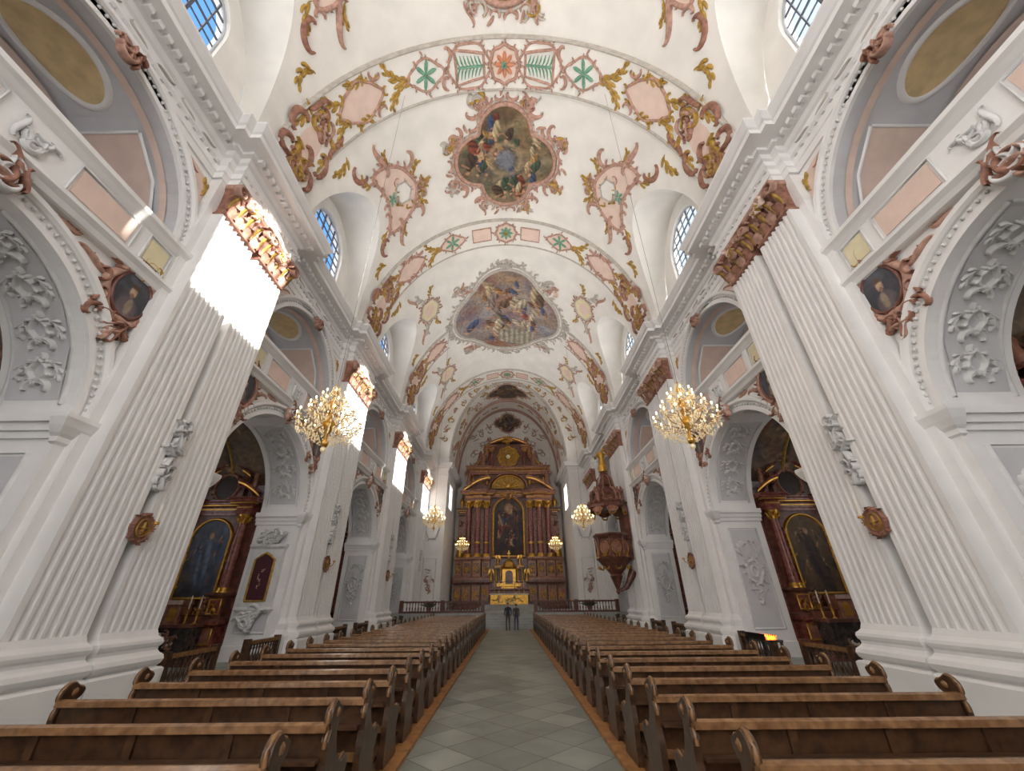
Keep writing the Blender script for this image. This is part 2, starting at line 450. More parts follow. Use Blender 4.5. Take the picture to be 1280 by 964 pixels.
# ---- coupled pilasters
def flute_poly(xf, y0, y1, n, d=.085):
    w = y1-y0; fil = w*.04; fw = (w-fil*(n+1)-w*.08)/n; P = [(9.2, y0), (xf, y0)]; y = y0+w*.04+fil
    for k in range(n):
        for t in range(0, 7):
            a = pi*t/6; P.append((xf+d*sin(a), y+fw*(1-cos(a))/2))
        y += fw+fil
    P += [(xf, y1), (9.2, y1)]
    return P
BASE = [(.3, 0), (.3, .62), (.26, .66), (.2, .68), (.27, .74), (.3, .82), (.27, .9), (.18, .95), (.13, 1.0), (.13, 1.06), (.17, 1.1), (.19, 1.16), (.17, 1.22), (.1, 1.26), (.05, 1.3), (.0, 1.42)]
CAP = [(.0, 12.3), (.07, 12.32), (.07, 12.4), (.0, 12.42), (.03, 13.0), (.12, 13.38), (.2, 13.44), (.2, 13.6)]
def leaf(mb, x, y, z, w, h, out, m):
    rows = []
    for k in range(8):
        t = k/7; zz = z+h*min(t, 1-max(0, t-.8)*1.2); oo = out*(t**1.8)+.03
        ww = w*(.55+.6*sin(pi*min(1, t*1.05)))*(.9 if t < .9 else .45)*(1+.16*(k % 2))
        rows.append([(x-oo-.04*(1-abs(c)), y+c*ww/2, zz) for c in (-1, -.5, 0, .5, 1)])
    mb.grid(rows, m, True)
def pilaster():
    mb = MB()
    mb.wblock(8.92, -1.9, 1.9, [(0, 0), (.25, 0), (.25, .8), (.12, 1.0), (.12, 1.2), (0, 1.4), (0, 12.4), (.04, 12.5), (.04, 13.6)], WHITE)
    mb.wblock(XP+.1, -1.75, 1.75, [(.3, 0), (.3, .6), (.26, .64), (0, .65)], WHITE)
    for y0, y1, n in ((-1.68, -.14, 7), (.14, 1.68, 7)):
        mb.prism(flute_poly(XP, y0, y1, n), lambda p, t: (p[0], p[1], t), 1.4, 12.3, WHITE)
        mb.wblock(XP, y0, y1, BASE, WHITE, ky=.4)
        mb.wblock(XP, y0+.03, y1-.03, CAP, BROWNST, ky=.4)
        mb.wblock(XP-.1, y0-.02, y1+.02, [(.1, 13.46), (.16, 13.5), (.16, 13.62)], ROSE, ky=.3)
        nl = 4
        for k in range(nl):
            yy = y0+(k+.5)*(y1-y0)/nl; leaf(mb, XP, yy, 12.38, (y1-y0)/nl*.8, .42, .22, ROSE if k % 2 else BROWNST)
        for k in range(nl+1):
            yy = y0+k*(y1-y0)/nl; leaf(mb, XP, yy, 12.5, (y1-y0)/nl*.75, .66, .3, ROSE if k % 2 else BROWNST)
            leaf(mb, XP-.03, yy, 12.55, (y1-y0)/nl*.3, .56, .33, OCHRE)
        M = lambda u, v, o=0.0: (XP-.2-o, u, v)
        for e, yy in ((1, y0+.1), (-1, y1-.1)):
            sp = [(yy+e*(.28-.24*t)*cos(t*9)-e*.1, 13.22+(.26-.22*t)*sin(t*9)) for t in np.linspace(0, 1, 20)]
            ribbon(mb, M, sp, .06, .2, ROSE)
        rocaille(mb, M, (y0+y1)/2, 13.2, (y1-y0)*.25, .22, 7, int(n+y0*10), [PINK, OCHRE, ROSE], .28, .14)
    M = lambda u, v, o=0.0: (XP+.06-o, u, v)
    for k in range(7):
        rocaille(mb, M, 0, 4.6+k*.25, .1+.05*(k % 2), .1, 5, 40+k, [SHELLW], .22, .16)
    return mb.mesh('pier_pilaster')
pm = pilaster()
for yp in PIERS:
    for sx in (1, -1): inst('fluted_pilaster', pm, (0, yp, 0), (sx, 1, 1))

sc = MB()
def SM(u, v, o=0.0): return (-o, u, v)
patch(sc, SM, outline(0, 0, .25, .29, 32, (.05, 8)), BROWNST, .06, 3)
frame(sc, SM, outline(0, 0, .25, .29, 32, (.05, 8)), .04, .1, BROWNST, 10, .08); frame(sc, SM, outline(0, 0, .16, .19, 24), .02, .1, OCHRE)
for a in (0, pi/2): ribbon(sc, SM, [(t*cos(a), t*sin(a)) for t in (-.13, -.05, .05, .13)], .035, .12, OCHRE)
sc.tube([(-.05, 0, -.05), (-.2, -.05, -.14), (-.38, -.1, -.06), (-.44, -.12, .06)], .018, GOLD)
sc.tube([(-.44, -.12, .06), (-.44, -.12, .1), (-.44, -.12, .12)], [.06, .07, .03], GOLD)
sc.tube([(-.44, -.12, .1), (-.44, -.12, .5)], .02, CANDLE)
scm = sc.mesh('sconce')
for yp in PIERS[1:4]:
    for sx in (1, -1):
        if yp > 29 and sx > 0: continue
        inst('wall_sconce', scm, ((XP-.02)*sx, yp, 3.5), (sx, 1, 1))

# ---- arches trims + chapels
AP = [(-.0, 0), (-.0, .1), (.13, .1), (.14, .06), (.3, .06), (.31, .12), (.36, .18), (.46, .18), (.48, 0)]
def arcsweep(mb, r, zs, prof, m, X=9.2):
    mb.grid([[(X-p, (r+dr)*sin(radians(t)), zs+(r+dr)*cos(radians(t))) for dr, p in prof] for t in range(-90, 91, 4)], m, False)
def archtrim():
    mb = MB()
    arcsweep(mb, RA, Z1, AP, WHITE); arcsweep(mb, RA, Z2, AP, WHITE)
    for t in range(-88, 89, 3):
        a = radians(t)
        for zs in (Z1, Z2):
            mb.sphere((9.1, (RA+.22)*sin(a), zs+(RA+.22)*cos(a)), .045, SHELLW, 5, 4)
    for e in (-1, 1):
        y0, y1 = sorted((e*RA, e*(RA+.45)))
        mb.wblock(9.1, y0, y1, [(0, 0), (.12, 0), (.12, .5), (0, .6), (0, 4.8), (.06, 4.84), (.06, 4.94), (.12, 5.0), (.2, 5.14), (.26, 5.3), (.26, 5.4)], WHITE)
        mb.wblock(9.12, y0, y1, [(0, 9.4), (0, 10.3), (.06, 10.34), (.12, 10.4), (.18, 10.46), (.18, 10.52)], WHITE)
    mb.wblock(9.06, -RA-.3, RA+.3, [(0, 9.0), (.06, 9.02), (.12, 9.12), (.22, 9.2), (.22, 9.28), (.05, 9.32), (.05, 10.22), (.1, 10.26), (.18, 10.34), (.26, 10.4), (.26, 10.52), (.0, 10.54)], WHITE, xb=9.5)
    M = MW(9.0)
    for y0, y1, m in ((-3.2, -2.5, CREAM), (2.5, 3.2, CREAM), (-2.2, -.7, PINK), (.7, 2.2, PINK)):
        mb.box(8.98, 9.02, y0+.08, y1-.08, 9.45, 10.08, m)
        ribbon(mb, M, [(y0, 9.38), (y1, 9.38), (y1, 10.15), (y0, 10.15), (y0, 9.38)], .03, .05, SHELLW, taper=False)
    rocaille(mb, MW(8.98), 0, 9.72, .4, .2, 8, 3, [SHELLW], .3, .06)
    K = MW(8.98)
    rocaille(mb, K, 0, 8.7, .24, .32, 14, 11, [BROWNST, ROSE, SHELLW], .36, .16)
    rocaille(mb, K, 0, 13.55, .2, .24, 10, 12, [BROWNST, ROSE], .34, .16)
    for e in (-1, 1):
        Ms = lambda u, v, o=0.0, e=e: (9.2-o, e*u, v)
        for (u, v, s, a) in ((1.95, 8.68, .5, -.45), (2.95, 7.8, .4, -.9), (1.2, 8.9, .35, -.1)):
            ribbon(mb, Ms, scroll(u, v, s, a, 'S', 1), .07, .07, ROSE)
            leafspray(mb, Ms, u+.1, v+.12, s*.5, a+.3, ROSE, 1, 5)
        tri = [(2.75, 12.95), (3.05, 12.5), (3.25, 12.2), (3.28, 13.3), (2.7, 13.42), (2.05, 13.45), (2.35, 13.2)]
        patch(mb, Ms, tri, PINK, .015, 2)
        leafspray(mb, Ms, 3.08, 12.98, .38, 1.9, OCHRE, 1, 6)
        ribbon(mb, Ms, scroll(2.5, 13.28, .35, -.6, 'S', 1), .05, .06, ROSE)
    return mb.mesh('arch_trim')
atm = archtrim()
for yc in BAYS:
    for sx in (1, -1): inst('arcade_arch', atm, (0, yc, 0), (sx, 1, 1))

def tunnel(mb, r, zs, zb, x0, x1, m):
    pts = [(-r, zb)]+[(r*sin(radians(t)), zs+r*cos(radians(t))) for t in range(-90, 91, 5)]+[(r, zb)]
    mb.grid([[(x0, p[0], p[1]) for p in pts], [(x1, p[0], p[1]) for p in pts]], m, False)
def chapel():
    mb = MB()
    tunnel(mb, RA, Z1, 0, 9.2, 11.0, WHITE)
    pa = [(-RA, 0)]+[(RA*sin(radians(t)), Z1+RA*cos(radians(t))) for t in range(-90, 91, 5)]+[(RA, 0)]
    pb = [(-3.7, 0)]+[(3.7*sin(radians(t)), 5.6+3.55*cos(radians(t))) for t in range(-90, 91, 5)]+[(3.7, 0)]
    mb.grid([[(11, p[0], p[1]) for p in pa], [(11, p[0], p[1]) for p in pb]], WHITE, False)
    mb.grid([[(11, p[0], p[1]) for p in pb], [(15.2, p[0], p[1]) for p in pb]], GREYW, False)
    for a in ((-3.7, -1.0, 0, 9.2), (1.0, 3.7, 0, 9.2), (-1, 1, 0, 3.4), (-1, 1, 7.4, 9.2)):
        mb.grid([[(15.2, a[0], a[2]), (15.2, a[1], a[2])], [(15.2, a[0], a[3]), (15.2, a[1], a[3])]], GREYW, False)
    mb.grid([[(15.25, -1.05, 3.3), (15.25, 1.05, 3.3)], [(15.25, -1.05, 7.5), (15.25, 1.05, 7.5)]], GLOWPANE, False)
    for k in (-1, 0, 1): mb.box(15.18, 15.24, k*.5-.02, k*.5+.02, 3.4, 7.4, LEAD)
    for k in range(8): mb.box(15.18, 15.24, -1, 1, 3.9+k*.5-.02, 3.9+k*.5+.02, LEAD)
    for e in (-1, 1):
        for z0, z1, p in ((4.9, 5.05, .06), (5.05, 5.22, .12), (5.22, 5.4, .2), (0, .5, .1)):
            ya, yb = sorted((e*(RA+.05), e*(RA-p))); mb.box(9.2, 11.05, ya, yb, z0, z1, WHITE)
        J = lambda u, v, o=0.0, e=e: (u, e*(RA-o), v)
        rect = [(9.5, .9), (10.7, .9), (10.7, 4.6), (9.5, 4.6), (9.5, .9)]
        ribbon(mb, J, rect, .05, .05, SHELLW, taper=False)
        patch(mb, J, [(9.56, .96), (10.64, .96), (10.64, 4.54), (9.56, 4.54)], GREYW, .01, 1)
        ol = outline(10.1, 2.9, .3, .42, 40, (.08, 5))
        frame(mb, J, ol, .06, .14, SHELLW, 9, .26)
        frame(mb, J, outline(10.1, 2.9, .14, .2, 20), .05, .12, SHELLW)
        for q in (-1, 1):
            leafspray(mb, J, 10.1+q*.2, 3.75, .38, 1.57+q*.5, SHELLW, q, 6, .16, .12); leafspray(mb, J, 10.1+q*.2, 2.0, .38, -1.57-q*.5, SHELLW, q, 6, .16, .12)
        S = lambda u, v, o=0.0, e=e: (u, e*(RA-o)*sin(v/RA), Z1+(RA-o)*cos(v/RA))
        ribbon(mb, S, [(9.45, .5), (10.75, .5)], .05, .05, SHELLW, taper=False)
        for q in (9.45, 10.75): ribbon(mb, S, [(q, .5+4.1*k/14) for k in range(15)], .05, .05, SHELLW, taper=False)
        patch(mb, S, [(9.52, .57), (10.1, .57), (10.68, .57), (10.68, 1.5), (10.68, 2.4), (10.68, 3.3), (10.68, 4.5), (10.1, 4.5), (9.52, 4.5), (9.52, 3.3), (9.52, 2.4), (9.52, 1.5)], GREYW, .008, 6)
        for k in range(4):
            cy_ = 1.1+k*.92
            frame(mb, S, outline(10.1, cy_, .18, .24, 24, (.1, 4)), .05, .12, SHELLW, 6, .18)
            ribbon(mb, S, scroll(10.1, cy_+.44, .44, 0, 'C', 1), .07, .12, SHELLW)
            for q in (-1, 1): leafspray(mb, S, 10.1+q*.32, cy_, .26, 1.57-q*.4, SHELLW, q, 5, .16, .09)
    RG = RA
    tunnel(mb, RG, Z2, 9.3, 9.2, 15.2, GREYW)
    mb.grid([[(9.2, -RG, 9.3), (9.2, RG, 9.3)], [(15.2, -RG, 9.3), (15.2, RG, 9.3)]], GREYW, False)
    for a in ((-RG, -1.0, 9.3, 13.6), (1.0, RG, 9.3, 13.6), (-1, 1, 9.3, 10.4), (-1, 1, 12.4, 13.6)):
        mb.grid([[(15.2, a[0], a[2]), (15.2, a[1], a[2])], [(15.2, a[0], a[3]), (15.2, a[1], a[3])]], GREYW, False)
    mb.grid([[(15.25, -1.05, 10.3), (15.25, 1.05, 10.3)], [(15.25, -1.05, 12.5), (15.25, 1.05, 12.5)]], GLOWPANE, False)
    for x0, x1, mm in ((9.5, 9.7, PINK), (11.7, 11.9, PINK), (12.4, 13.2, WHITE)):
        rr = RG-.06
        pts = [(rr*sin(radians(t)), Z2+rr*cos(radians(t))) for t in range(-90, 91, 5)]
        mb.grid([[(x0, p[0], p[1]) for p in pts], [(x1, p[0], p[1]) for p in pts]], mm, False)
    G = lambda u, v, o=0.0: (u, (RG-o)*sin(v/RG), Z2+(RG-o)*cos(v/RG))
    ol = outline(10.7, 0, .75, 1.15, 48)
    patch(mb, G, ol, TAN, .02, 4); frame(mb, G, ol, .09, .07, WHITE)
    for e in (-1, 1):
        q = [(9.9, e*1.7), (11.5, e*1.7), (11.5, e*2.9), (11.5, e*4.4), (9.9, e*4.4), (9.9, e*2.9)]
        patch(mb, G, q, PINK, .012, 4); frame(mb, G, q, .05, .05, WHITE)
    return mb.mesh('chapel_shell')
chm = chapel()
PALD = [(120, 60, 40), (60, 70, 100), (150, 120, 80), (90, 60, 50), (170, 140, 100), (60, 50, 44)]
PALA = [(150, 50, 40), (50, 76, 130), (186, 140, 80), (200, 180, 150), (110, 80, 60), (90, 60, 44)]
for yc in BAYS:
    for sx in (1, -1):
        inst('wall_chapel', chm, (0, yc, 0), (sx, 1, 1))
        if yc < 30:
            V = lambda u, v, o=0.0, yc=yc, sx=sx: (sx*u, yc+(3.7-o)*sin(v/3.7), 5.6+(3.55-o)*cos(v/3.7))
            ol = [(11.3, -4.6), (13, -4.6), (14.8, -4.6), (14.8, -2), (14.8, 0), (14.8, 2), (14.8, 4.6), (13, 4.6), (11.3, 4.6), (11.3, 2), (11.3, 0), (11.3, -2)]
            ol2 = []
            for k in range(12):
                a, b = ol[k], ol[(k+1) % 12]
                for q in range(5): ol2.append((a[0]+(b[0]-a[0])*q/5, a[1]+(b[1]-a[1])*q/5))
            painting('chapel_vault_fresco', V, ol2, int(yc*3)+sx, [(130, 110, 88), (110, 88, 70), (80, 64, 54)], 22, PALD, .03, 24)
            g = MB()
            for u in (11.25, 12.9, 14.8): ribbon(g, V, [(u, -5.2+10.4*k/24) for k in range(25)], .09, .1, OCHRE, taper=False)
            g.build('trim_chapel_vault')

def oval_portrait(sx, y, z, seed):
    par = bpy.data.objects.new('oval_portrait', None); bpy.context.collection.objects.link(par)
    M = lambda u, v, o=0.0: (sx*(9.14-o), u, v)
    mb = MB(); ol = outline(y, z, .46, .6, 48)
    frame(mb, M, ol, .05, .12, MARB); frame(mb, M, outline(y, z, .58, .72, 48, (.05, 6)), .1, .12, ROSE, 10, .3, BROWNST)
    rocaille(mb, M, y, z+.88, .2, .16, 7, seed, [BROWNST, OCHRE], .34, .14)
    rocaille(mb, M, y, z-1.0, .1, .35, 8, seed+1, [BROWNST, ROSE], .3, .12)
    for e in (-1, 1):
        ribbon(mb, M, scroll(y+e*.62, z+.75, .4, e*.8, 'C', -e), .07, .12, ROSE); ribbon(mb, M, scroll(y+e*.45, z-.85, .36, -e*.8, 'C', e), .07, .12, BROWNST)
    patch(mb, M, outline(y, z, .52, .66, 40), BROWNST, .02, 2)
    mb.build('portrait_frame', parent=par)
    def face(Q, col):
        X, Y = Q[:, 0], Q[:, 1]
        for (cx, cy, a, b, c) in ((0, -.75, .62, .7, (106, 94, 98)), (.1, -.5, .2, .4, (160, 142, 122)), (0, .18, .2, .3, (214, 178, 148)), (0, .42, .24, .14, (100, 74, 56)), (.02, .0, .12, .1, (160, 120, 98))):
            k = np.clip((1-(((X-cx)/a)**2+((Y-cy)/b)**2))*3, 0, 1)[:, None]; col = col*(1-k)+np.array(lin(c))*k
        return col
    painting('portrait_canvas', M, ol, seed, [(104, 108, 118), (76, 76, 84), (54, 50, 52)], 0, [(88, 88, 98), (60, 60, 66)], .07, 14, par, face)
sd = 100
for yp in PIERS[1:4]:
    for e in (-1, 1):
        for sx in (1, -1):
            oval_portrait(sx, yp+e*2.3, 8.5, sd); sd += 3

# ------------------------------------------------------------------ vault decoration
vb = MB()
def band(yb, smin=0.0, smax=14.76):
    for e in (-1, 1):
        ss = [e*(smin+(smax-smin)*k/40) for k in range(41)]
        vb.grid([[VM(s, yb-1.15, 0), VM(s, yb-1.15, .12), VM(s, yb+1.15, .12), VM(s, yb+1.15, 0)] for s in ss], VAULT, False)
        for q in (-1.1, 1.1): ribbon(vb, VM, [(s, yb+q) for s in ss], .09, .2, VREL, taper=False)
def on(M, dy): return lambda u, v, o=0.0: M(u, v+dy, o+.12)
def mir(M): return lambda u, v, o=0.0: M(-u, v, o)
for yb in PIERS[1:]:
    part = 29 < yb < 32
    band(yb, 6.6 if part else 0)
    B = on(VM, yb)
    if not part:
        patch(vb, B, outline(0, 0, .7, .7, 32), PINK, .01, 3); frame(vb, B, outline(0, 0, .8, .8, 32, (.05, 8)), .09, .09, ROSE, 8, .28)
        for k in range(8):
            a = k*pi/4; ribbon(vb, B, [(t*cos(a), t*sin(a)) for t in (.08, .25, .42, .55)], .12, .1, ORANGE if yb < 15 else GREEN)
        ribbon(vb, B, outline(0, 0, .12, .12, 12), .08, .16, OCHRE if yb > 15 else GREEN)
    for e in (1, -1):
        Be = B if e > 0 else mir(B)
        if not part and yb < 15:
            tr = [(1.15, -.5), (2.7, -.75), (2.7, .75), (1.15, .5)]
            trs = []
            for k in range(4):
                a, b = tr[k], tr[(k+1) % 4]
                for q in range(5): trs.append((a[0]+(b[0]-a[0])*q/5, a[1]+(b[1]-a[1])*q/5))
            patch(vb, Be, trs, VAULT, .012, 3); frame(vb, Be, trs, .07, .09, ROSE)
            frame(vb, Be, outline(1.95, 0, 1.15, .98, 40, (.04, 6)), .06, .07, ROSE, 12, .3)
            for k in range(7):
                u = 1.25+k*.2
                for q in (-1, 1): ribbon(vb, Be, [(u, 0), (u+.12, q*.2), (u+.2, q*(.42+.02*k))], .05, .07, GREEN)
            ribbon(vb, Be, [(1.2, 0), (2.6, 0)], .05, .1, GREEN, taper=False)
            for q in (-1, 1): ribbon(vb, Be, scroll(3.2, q*.6, .5, 1.57, 'C', q), .1, .1, ROSE)
        elif not part:
            ol = [(1.2, -.55), (2.7, -.55), (2.7, .55), (1.2, .55)]
            patch(vb, Be, ol, PINK, .012, 3); frame(vb, Be, ol, .05, .06, ROSE)
        if not part:
            ol = outline(4.4, 0, .95, .62, 36, (.1, 4)); patch(vb, Be, ol, VAULT if yb < 15 else PINK, .012, 3)
            frame(vb, Be, ol, .06, .08, ROSE, 8, .3)
            for k in range(6):
                a = k*pi/3+.3; ribbon(vb, Be, [(4.4+t*cos(a), t*sin(a)) for t in (.05, .25, .48, .62)], .11, .1, GREEN)
            for q in (-1, 1):
                leafspray(vb, Be, 5.8, q*.42, .75, q*.4, OCHRE, q, 7)
                leafspray(vb, Be, 6.3, q*.7, .55, q*.9, OCHRE, q, 5)
        ol = outline(8.3, 0, 1.25, .76, 40, (.08, 4), (.03, 8)); patch(vb, Be, ol, PINK, .014, 3)
        frame(vb, Be, ol, .07, .09, ROSE, 10, .34, OCHRE if yb < 15 else ROSE)
        for q in (-1, 1):
            leafspray(vb, Be, 9.7, q*.75, .7, q*.5, OCHRE, q, 7)
            leafspray(vb, Be, 8.3, q*1.0, .6, 0, OCHRE if yb < 15 else ROSE, q, 7)
            ribbon(vb, Be, scroll(7.2, q*.85, .5, q*.4, 'C', q), .09, .1, ROSE)
            ribbon(vb, Be, scroll(10.6, q*.85, .75, 0, 'S', q), .13, .14, BROWNST)
            ribbon(vb, Be, scroll(12.0, q*.8, .9, q*.15, 'C', -q), .16, .16, BROWNST)
            ribbon(vb, Be, scroll(13.2, q*.75, .7, q*.3, 'C', -q), .14, .14, BROWNST)
            leafspray(vb, Be, 11.6, q*1.2, .7, .2, OCHRE, q, 7)
            leafspray(vb, Be, 12.9, q*.5, .6, .2, OCHRE, q, 7, .13, .16)
        patch(vb, Be, outline(11.9, 0, 1.2, .5, 30, (.1, 4)), PINK, .02, 3)
        rocaille(vb, Be, 10.8, 0, .4, .7, 14, 200, [BROWNST, OCHRE, ROSE], .5, .14)
        rocaille(vb, Be, 13.3, 0, .8, .6, 18, 201, [BROWNST, ROSE, OCHRE], .6, .14)
for bi, yc in enumerate(BAYS):
    for e in (1, -1):
        Me = (lambda u, v, o=0.0, yc=yc: VM(u, v+yc, o)) if e > 0 else (lambda u, v, o=0.0, yc=yc: VM(-u, v+yc, o))
        if bi in (0, 1):
            ol = [(6.2, 0), (6.5, .8), (7.1, 1.5), (8.1, 1.9), (8.9, 1.75), (8.6, .9), (8.35, 0), (8.6, -.9), (8.9, -1.75), (8.1, -1.9), (7.1, -1.5), (6.5, -.8)]
            sm = []
            for k in range(12):
                p0, p1, p2, p3 = [np.array(ol[(k+j-1) % 12]) for j in range(4)]
                for t in (0, .25, .5, .75): sm.append(tuple(.5*((2*p1)+(-p0+p2)*t+(2*p0-5*p1+4*p2-p3)*t*t+(-p0+3*p1-3*p2+p3)*t**3)))
            patch(vb, Me, sm, PINK, .015, 4); frame(vb, Me, sm, .1, .11, ROSE, 16, .42, ROSE)
            patch(vb, Me, outline(7.2, 0, .55, .6, 24), VAULT, .03, 2); frame(vb, Me, outline(7.2, 0, .55, .6, 24, (.06, 6)), .05, .09, VREL, 6, .2)
            for k in range(6):
                a = k*pi/3; ribbon(vb, Me, [(8.0+t*cos(a), t*sin(a)) for t in (.05, .22, .4)], .09, .08, GREEN)
            for q in (-1, 1):
                ribbon(vb, Me, scroll(8.1, q*2.3, 1.1, q*1.1, 'S', q), .17, .13, ROSE)
                ribbon(vb, Me, scroll(6.5, q*1.7, .8, q*2.0, 'C', -q), .14, .12, ROSE)
                ribbon(vb, Me, scroll(9.5, q*2.5, .9, q*1.0, 'C', q), .15, .12, BROWNST)
                leafspray(vb, Me, 9.3, q*1.9, .6, q*1.0, OCHRE, q, 6); leafspray(vb, Me, 5.9, q*.9, .6, q*2.2, OCHRE, q, 6)
                leafspray(vb, Me, 7.6, q*2.3, .5, q*1.4, OCHRE, q, 6)
            rocaille(vb, Me, 5.8, 0, .3, .7, 10, 300, [ROSE, OCHRE], .5, .12)
            rocaille(vb, Me, 7.2, 0, .9, 1.5, 8, 301, [OCHRE, ROSE], .35, .08)
        else:
            ol = outline(7.6, 0, .95, 1.1, 40, (.05, 6)); patch(vb, Me, ol, CREAM, .015, 3)
            patch(vb, Me, outline(7.6, 0, .5, .6, 24), PINK, .03, 2)
            frame(vb, Me, ol, .09, .1, VREL, 14, .42, ROSE)
            for q in (-1, 1):
                leafspray(vb, Me, 8.0, q*1.9, .8, q*1.0, VREL, q, 7); leafspray(vb, Me, 6.9, q*1.8, .6, q*1.9, OCHRE, q, 6)
                ribbon(vb, Me, scroll(9.0, q*2.2, .9, q*.9, 'S', q), .12, .12, ROSE)
        for q in (-1, 1):
            leafspray(vb, Me, 10.6, q*3.45, .7, 0.1, OCHRE, q, 7)
def fframe(cy, rs, ry, kw, m, curls, cs, cm, M=VM):
    frame(vb, M, quat(0, cy, rs, ry, 120, **kw), .14, .16, m, 0)
    frame(vb, M, quat(0, cy, rs*1.07, ry*1.07, 120, **kw), .07, .1, VREL, curls, cs, cm)
Q1 = dict(d=.5, r=.5, core=.72); Q2 = dict(d=.42, r=.58, core=.86)
for cy in (4.1, 14.4):
    fframe(cy, 3.3, 3.1, Q1, ROSE, 30, .6, ROSE)
    for k in range(8):
        a = k*pi/4+pi/8; rocaille(vb, VM, 3.9*cos(a), cy+3.5*sin(a), .4, .3, 8, 400+k, [ROSE, ROSE, OCHRE, VREL], .55, .11)
    for k in range(4):
        a = k*pi/2+pi/4
        for q in (-1, 1): ribbon(vb, VM, scroll(3.7*cos(a+q*.25), cy+3.4*sin(a+q*.25), .8, a+pi/2+q*.5, 'C', -1), .13, .12, ROSE)
fframe(29.3, 5.5, 5.7, Q2, VREL, 56, .6, VREL)
for k in range(4):
    a = k*pi/2+pi/4; rocaille(vb, VM, 5.9*cos(a), 29.3+6.1*sin(a), .8, .5, 16, 420+k, [VREL, VREL, PINK, ROSE], .6, .13)
for q in (23.0, 35.7): rocaille(vb, VM, 0, q, 1.4, .35, 14, 430, [VREL], .55, .14)
for e in (-1, 1): rocaille(vb, VM, e*6.2, 29.3, .35, 1.4, 12, 433, [VREL], .55, .14)
frame(vb, CM, quat(0, 45.2, 3.2, 2.1, 80, **Q1), .14, .14, ROSE, 22, .5, ROSE)
for y0 in (42.9, 47.8, 50.8):
    ss = [-12.6+25.2*k/60 for k in range(61)]
    for q in (-.25, .25): ribbon(vb, CM, [(s, y0+q) for s in ss], .1, .16, ROSE if y0 > 43 else VREL, taper=False)
for e in (1, -1):
    Ce = CM if e > 0 else mir(CM)
    for k in range(7): rocaille(vb, Ce, 3.8+k*1.3, 45.3+1.2*(k % 2)-.6, .5, 1.2, 7, 500+k, [ROSE, OCHRE, VREL], .5, .1)
    for k in range(6): leafspray(vb, Ce, 2.2+k*1.7, 49.3, .7, .2*k, ROSE if k % 2 else OCHRE, e, 6)
    for k in range(9):
        t = radians(12+k*8); rocaille(vb, lambda u, v, o=0.0, e=e: (e*u, YB-o, v), 7.75*sin(t), 16+10*cos(t)-.1, .25, .3, 4, 560+k, [ROSE, OCHRE], .4, .1)
Wd = lambda u, v, o=0.0: (u, CEND-o, v)
frame(vb, Wd, quat(0, 24.0, 1.9, 1.45, 60, **Q1), .12, .12, ROSE, 16, .4, ROSE)
for e in (1, -1):
    Wm = (lambda u, v, o=0.0, e=e: (e*u, CEND-o, v))
    for k in range(8): rocaille(vb, Wm, 2.6+(k % 3)*1.0, 23.2-.7*k, .5, .5, 6, 520+k, [VREL, ROSE], .5, .1)
    rocaille(vb, Wm, 5.0, 17.0, .6, 1.5, 12, 530, [VREL, ROSE], .5, .1)
vb.build('ceiling_stucco_ornament')
painting('ceiling_fresco', VM, quat(0, 4.1, 3.25, 3.05, 160, **Q1), 4, [(150, 132, 100), (120, 110, 90), (90, 74, 58)], 24, PALA)
def arch1(Q, col):
    X, Y = Q[:, 0], Q[:, 1]; r = np.hypot(X, Y*1.0)
    k = np.clip((.08-np.abs(r-.32))*14, 0, 1)[:, None]*.8; col = col*(1-k)+np.array(lin((160, 140, 112)))*k
    k = np.clip((.24-r)*12, 0, 1)[:, None]; return col*(1-k)+np.array(lin((116, 118, 126)))*k
painting('ceiling_fresco', VM, quat(0, 14.4, 3.25, 3.05, 200, **Q1), 11, [(140, 124, 94), (106, 96, 82), (144, 112, 70)], 38, [(136, 66, 46), (66, 82, 112), (190, 148, 84), (196, 176, 138), (80, 60, 46), (64, 84, 64)], rings=72, extra=arch1)
def arch2(Q, col):
    X, Y = Q[:, 0], Q[:, 1]
    st_ = .55+.45*np.sign(np.sin((X-.18)*60)); c = np.array(lin((196, 186, 166)))
    m2 = (np.abs(X-.18) < .36) & (Y > .42) & (Y < .86-.9*(X-.18)**2)
    return np.where(m2[:, None], c*(.45+.4*st_[:, None]), col)
painting('ceiling_fresco', VM, quat(0, 29.3, 5.45, 5.65, 200, **Q2), 23, [(144, 122, 106), (160, 158, 160), (170, 146, 120)], 54, [(154, 80, 66), (88, 102, 138), (196, 174, 138), (206, 190, 164), (120, 92, 74), (152, 134, 124), (166, 120, 70)], rings=84, extra=arch2, fs_=.9)
painting('ceiling_fresco', CM, quat(0, 45.2, 3.15, 2.05, 80, **Q1), 31, [(90, 84, 80), (104, 92, 80), (76, 66, 58)], 14, PALD)
painting('wall_fresco', Wd, quat(0, 24.0, 1.85, 1.4, 60, **Q1), 37, [(90, 78, 66), (80, 70, 64), (60, 50, 44)], 10, PALD)

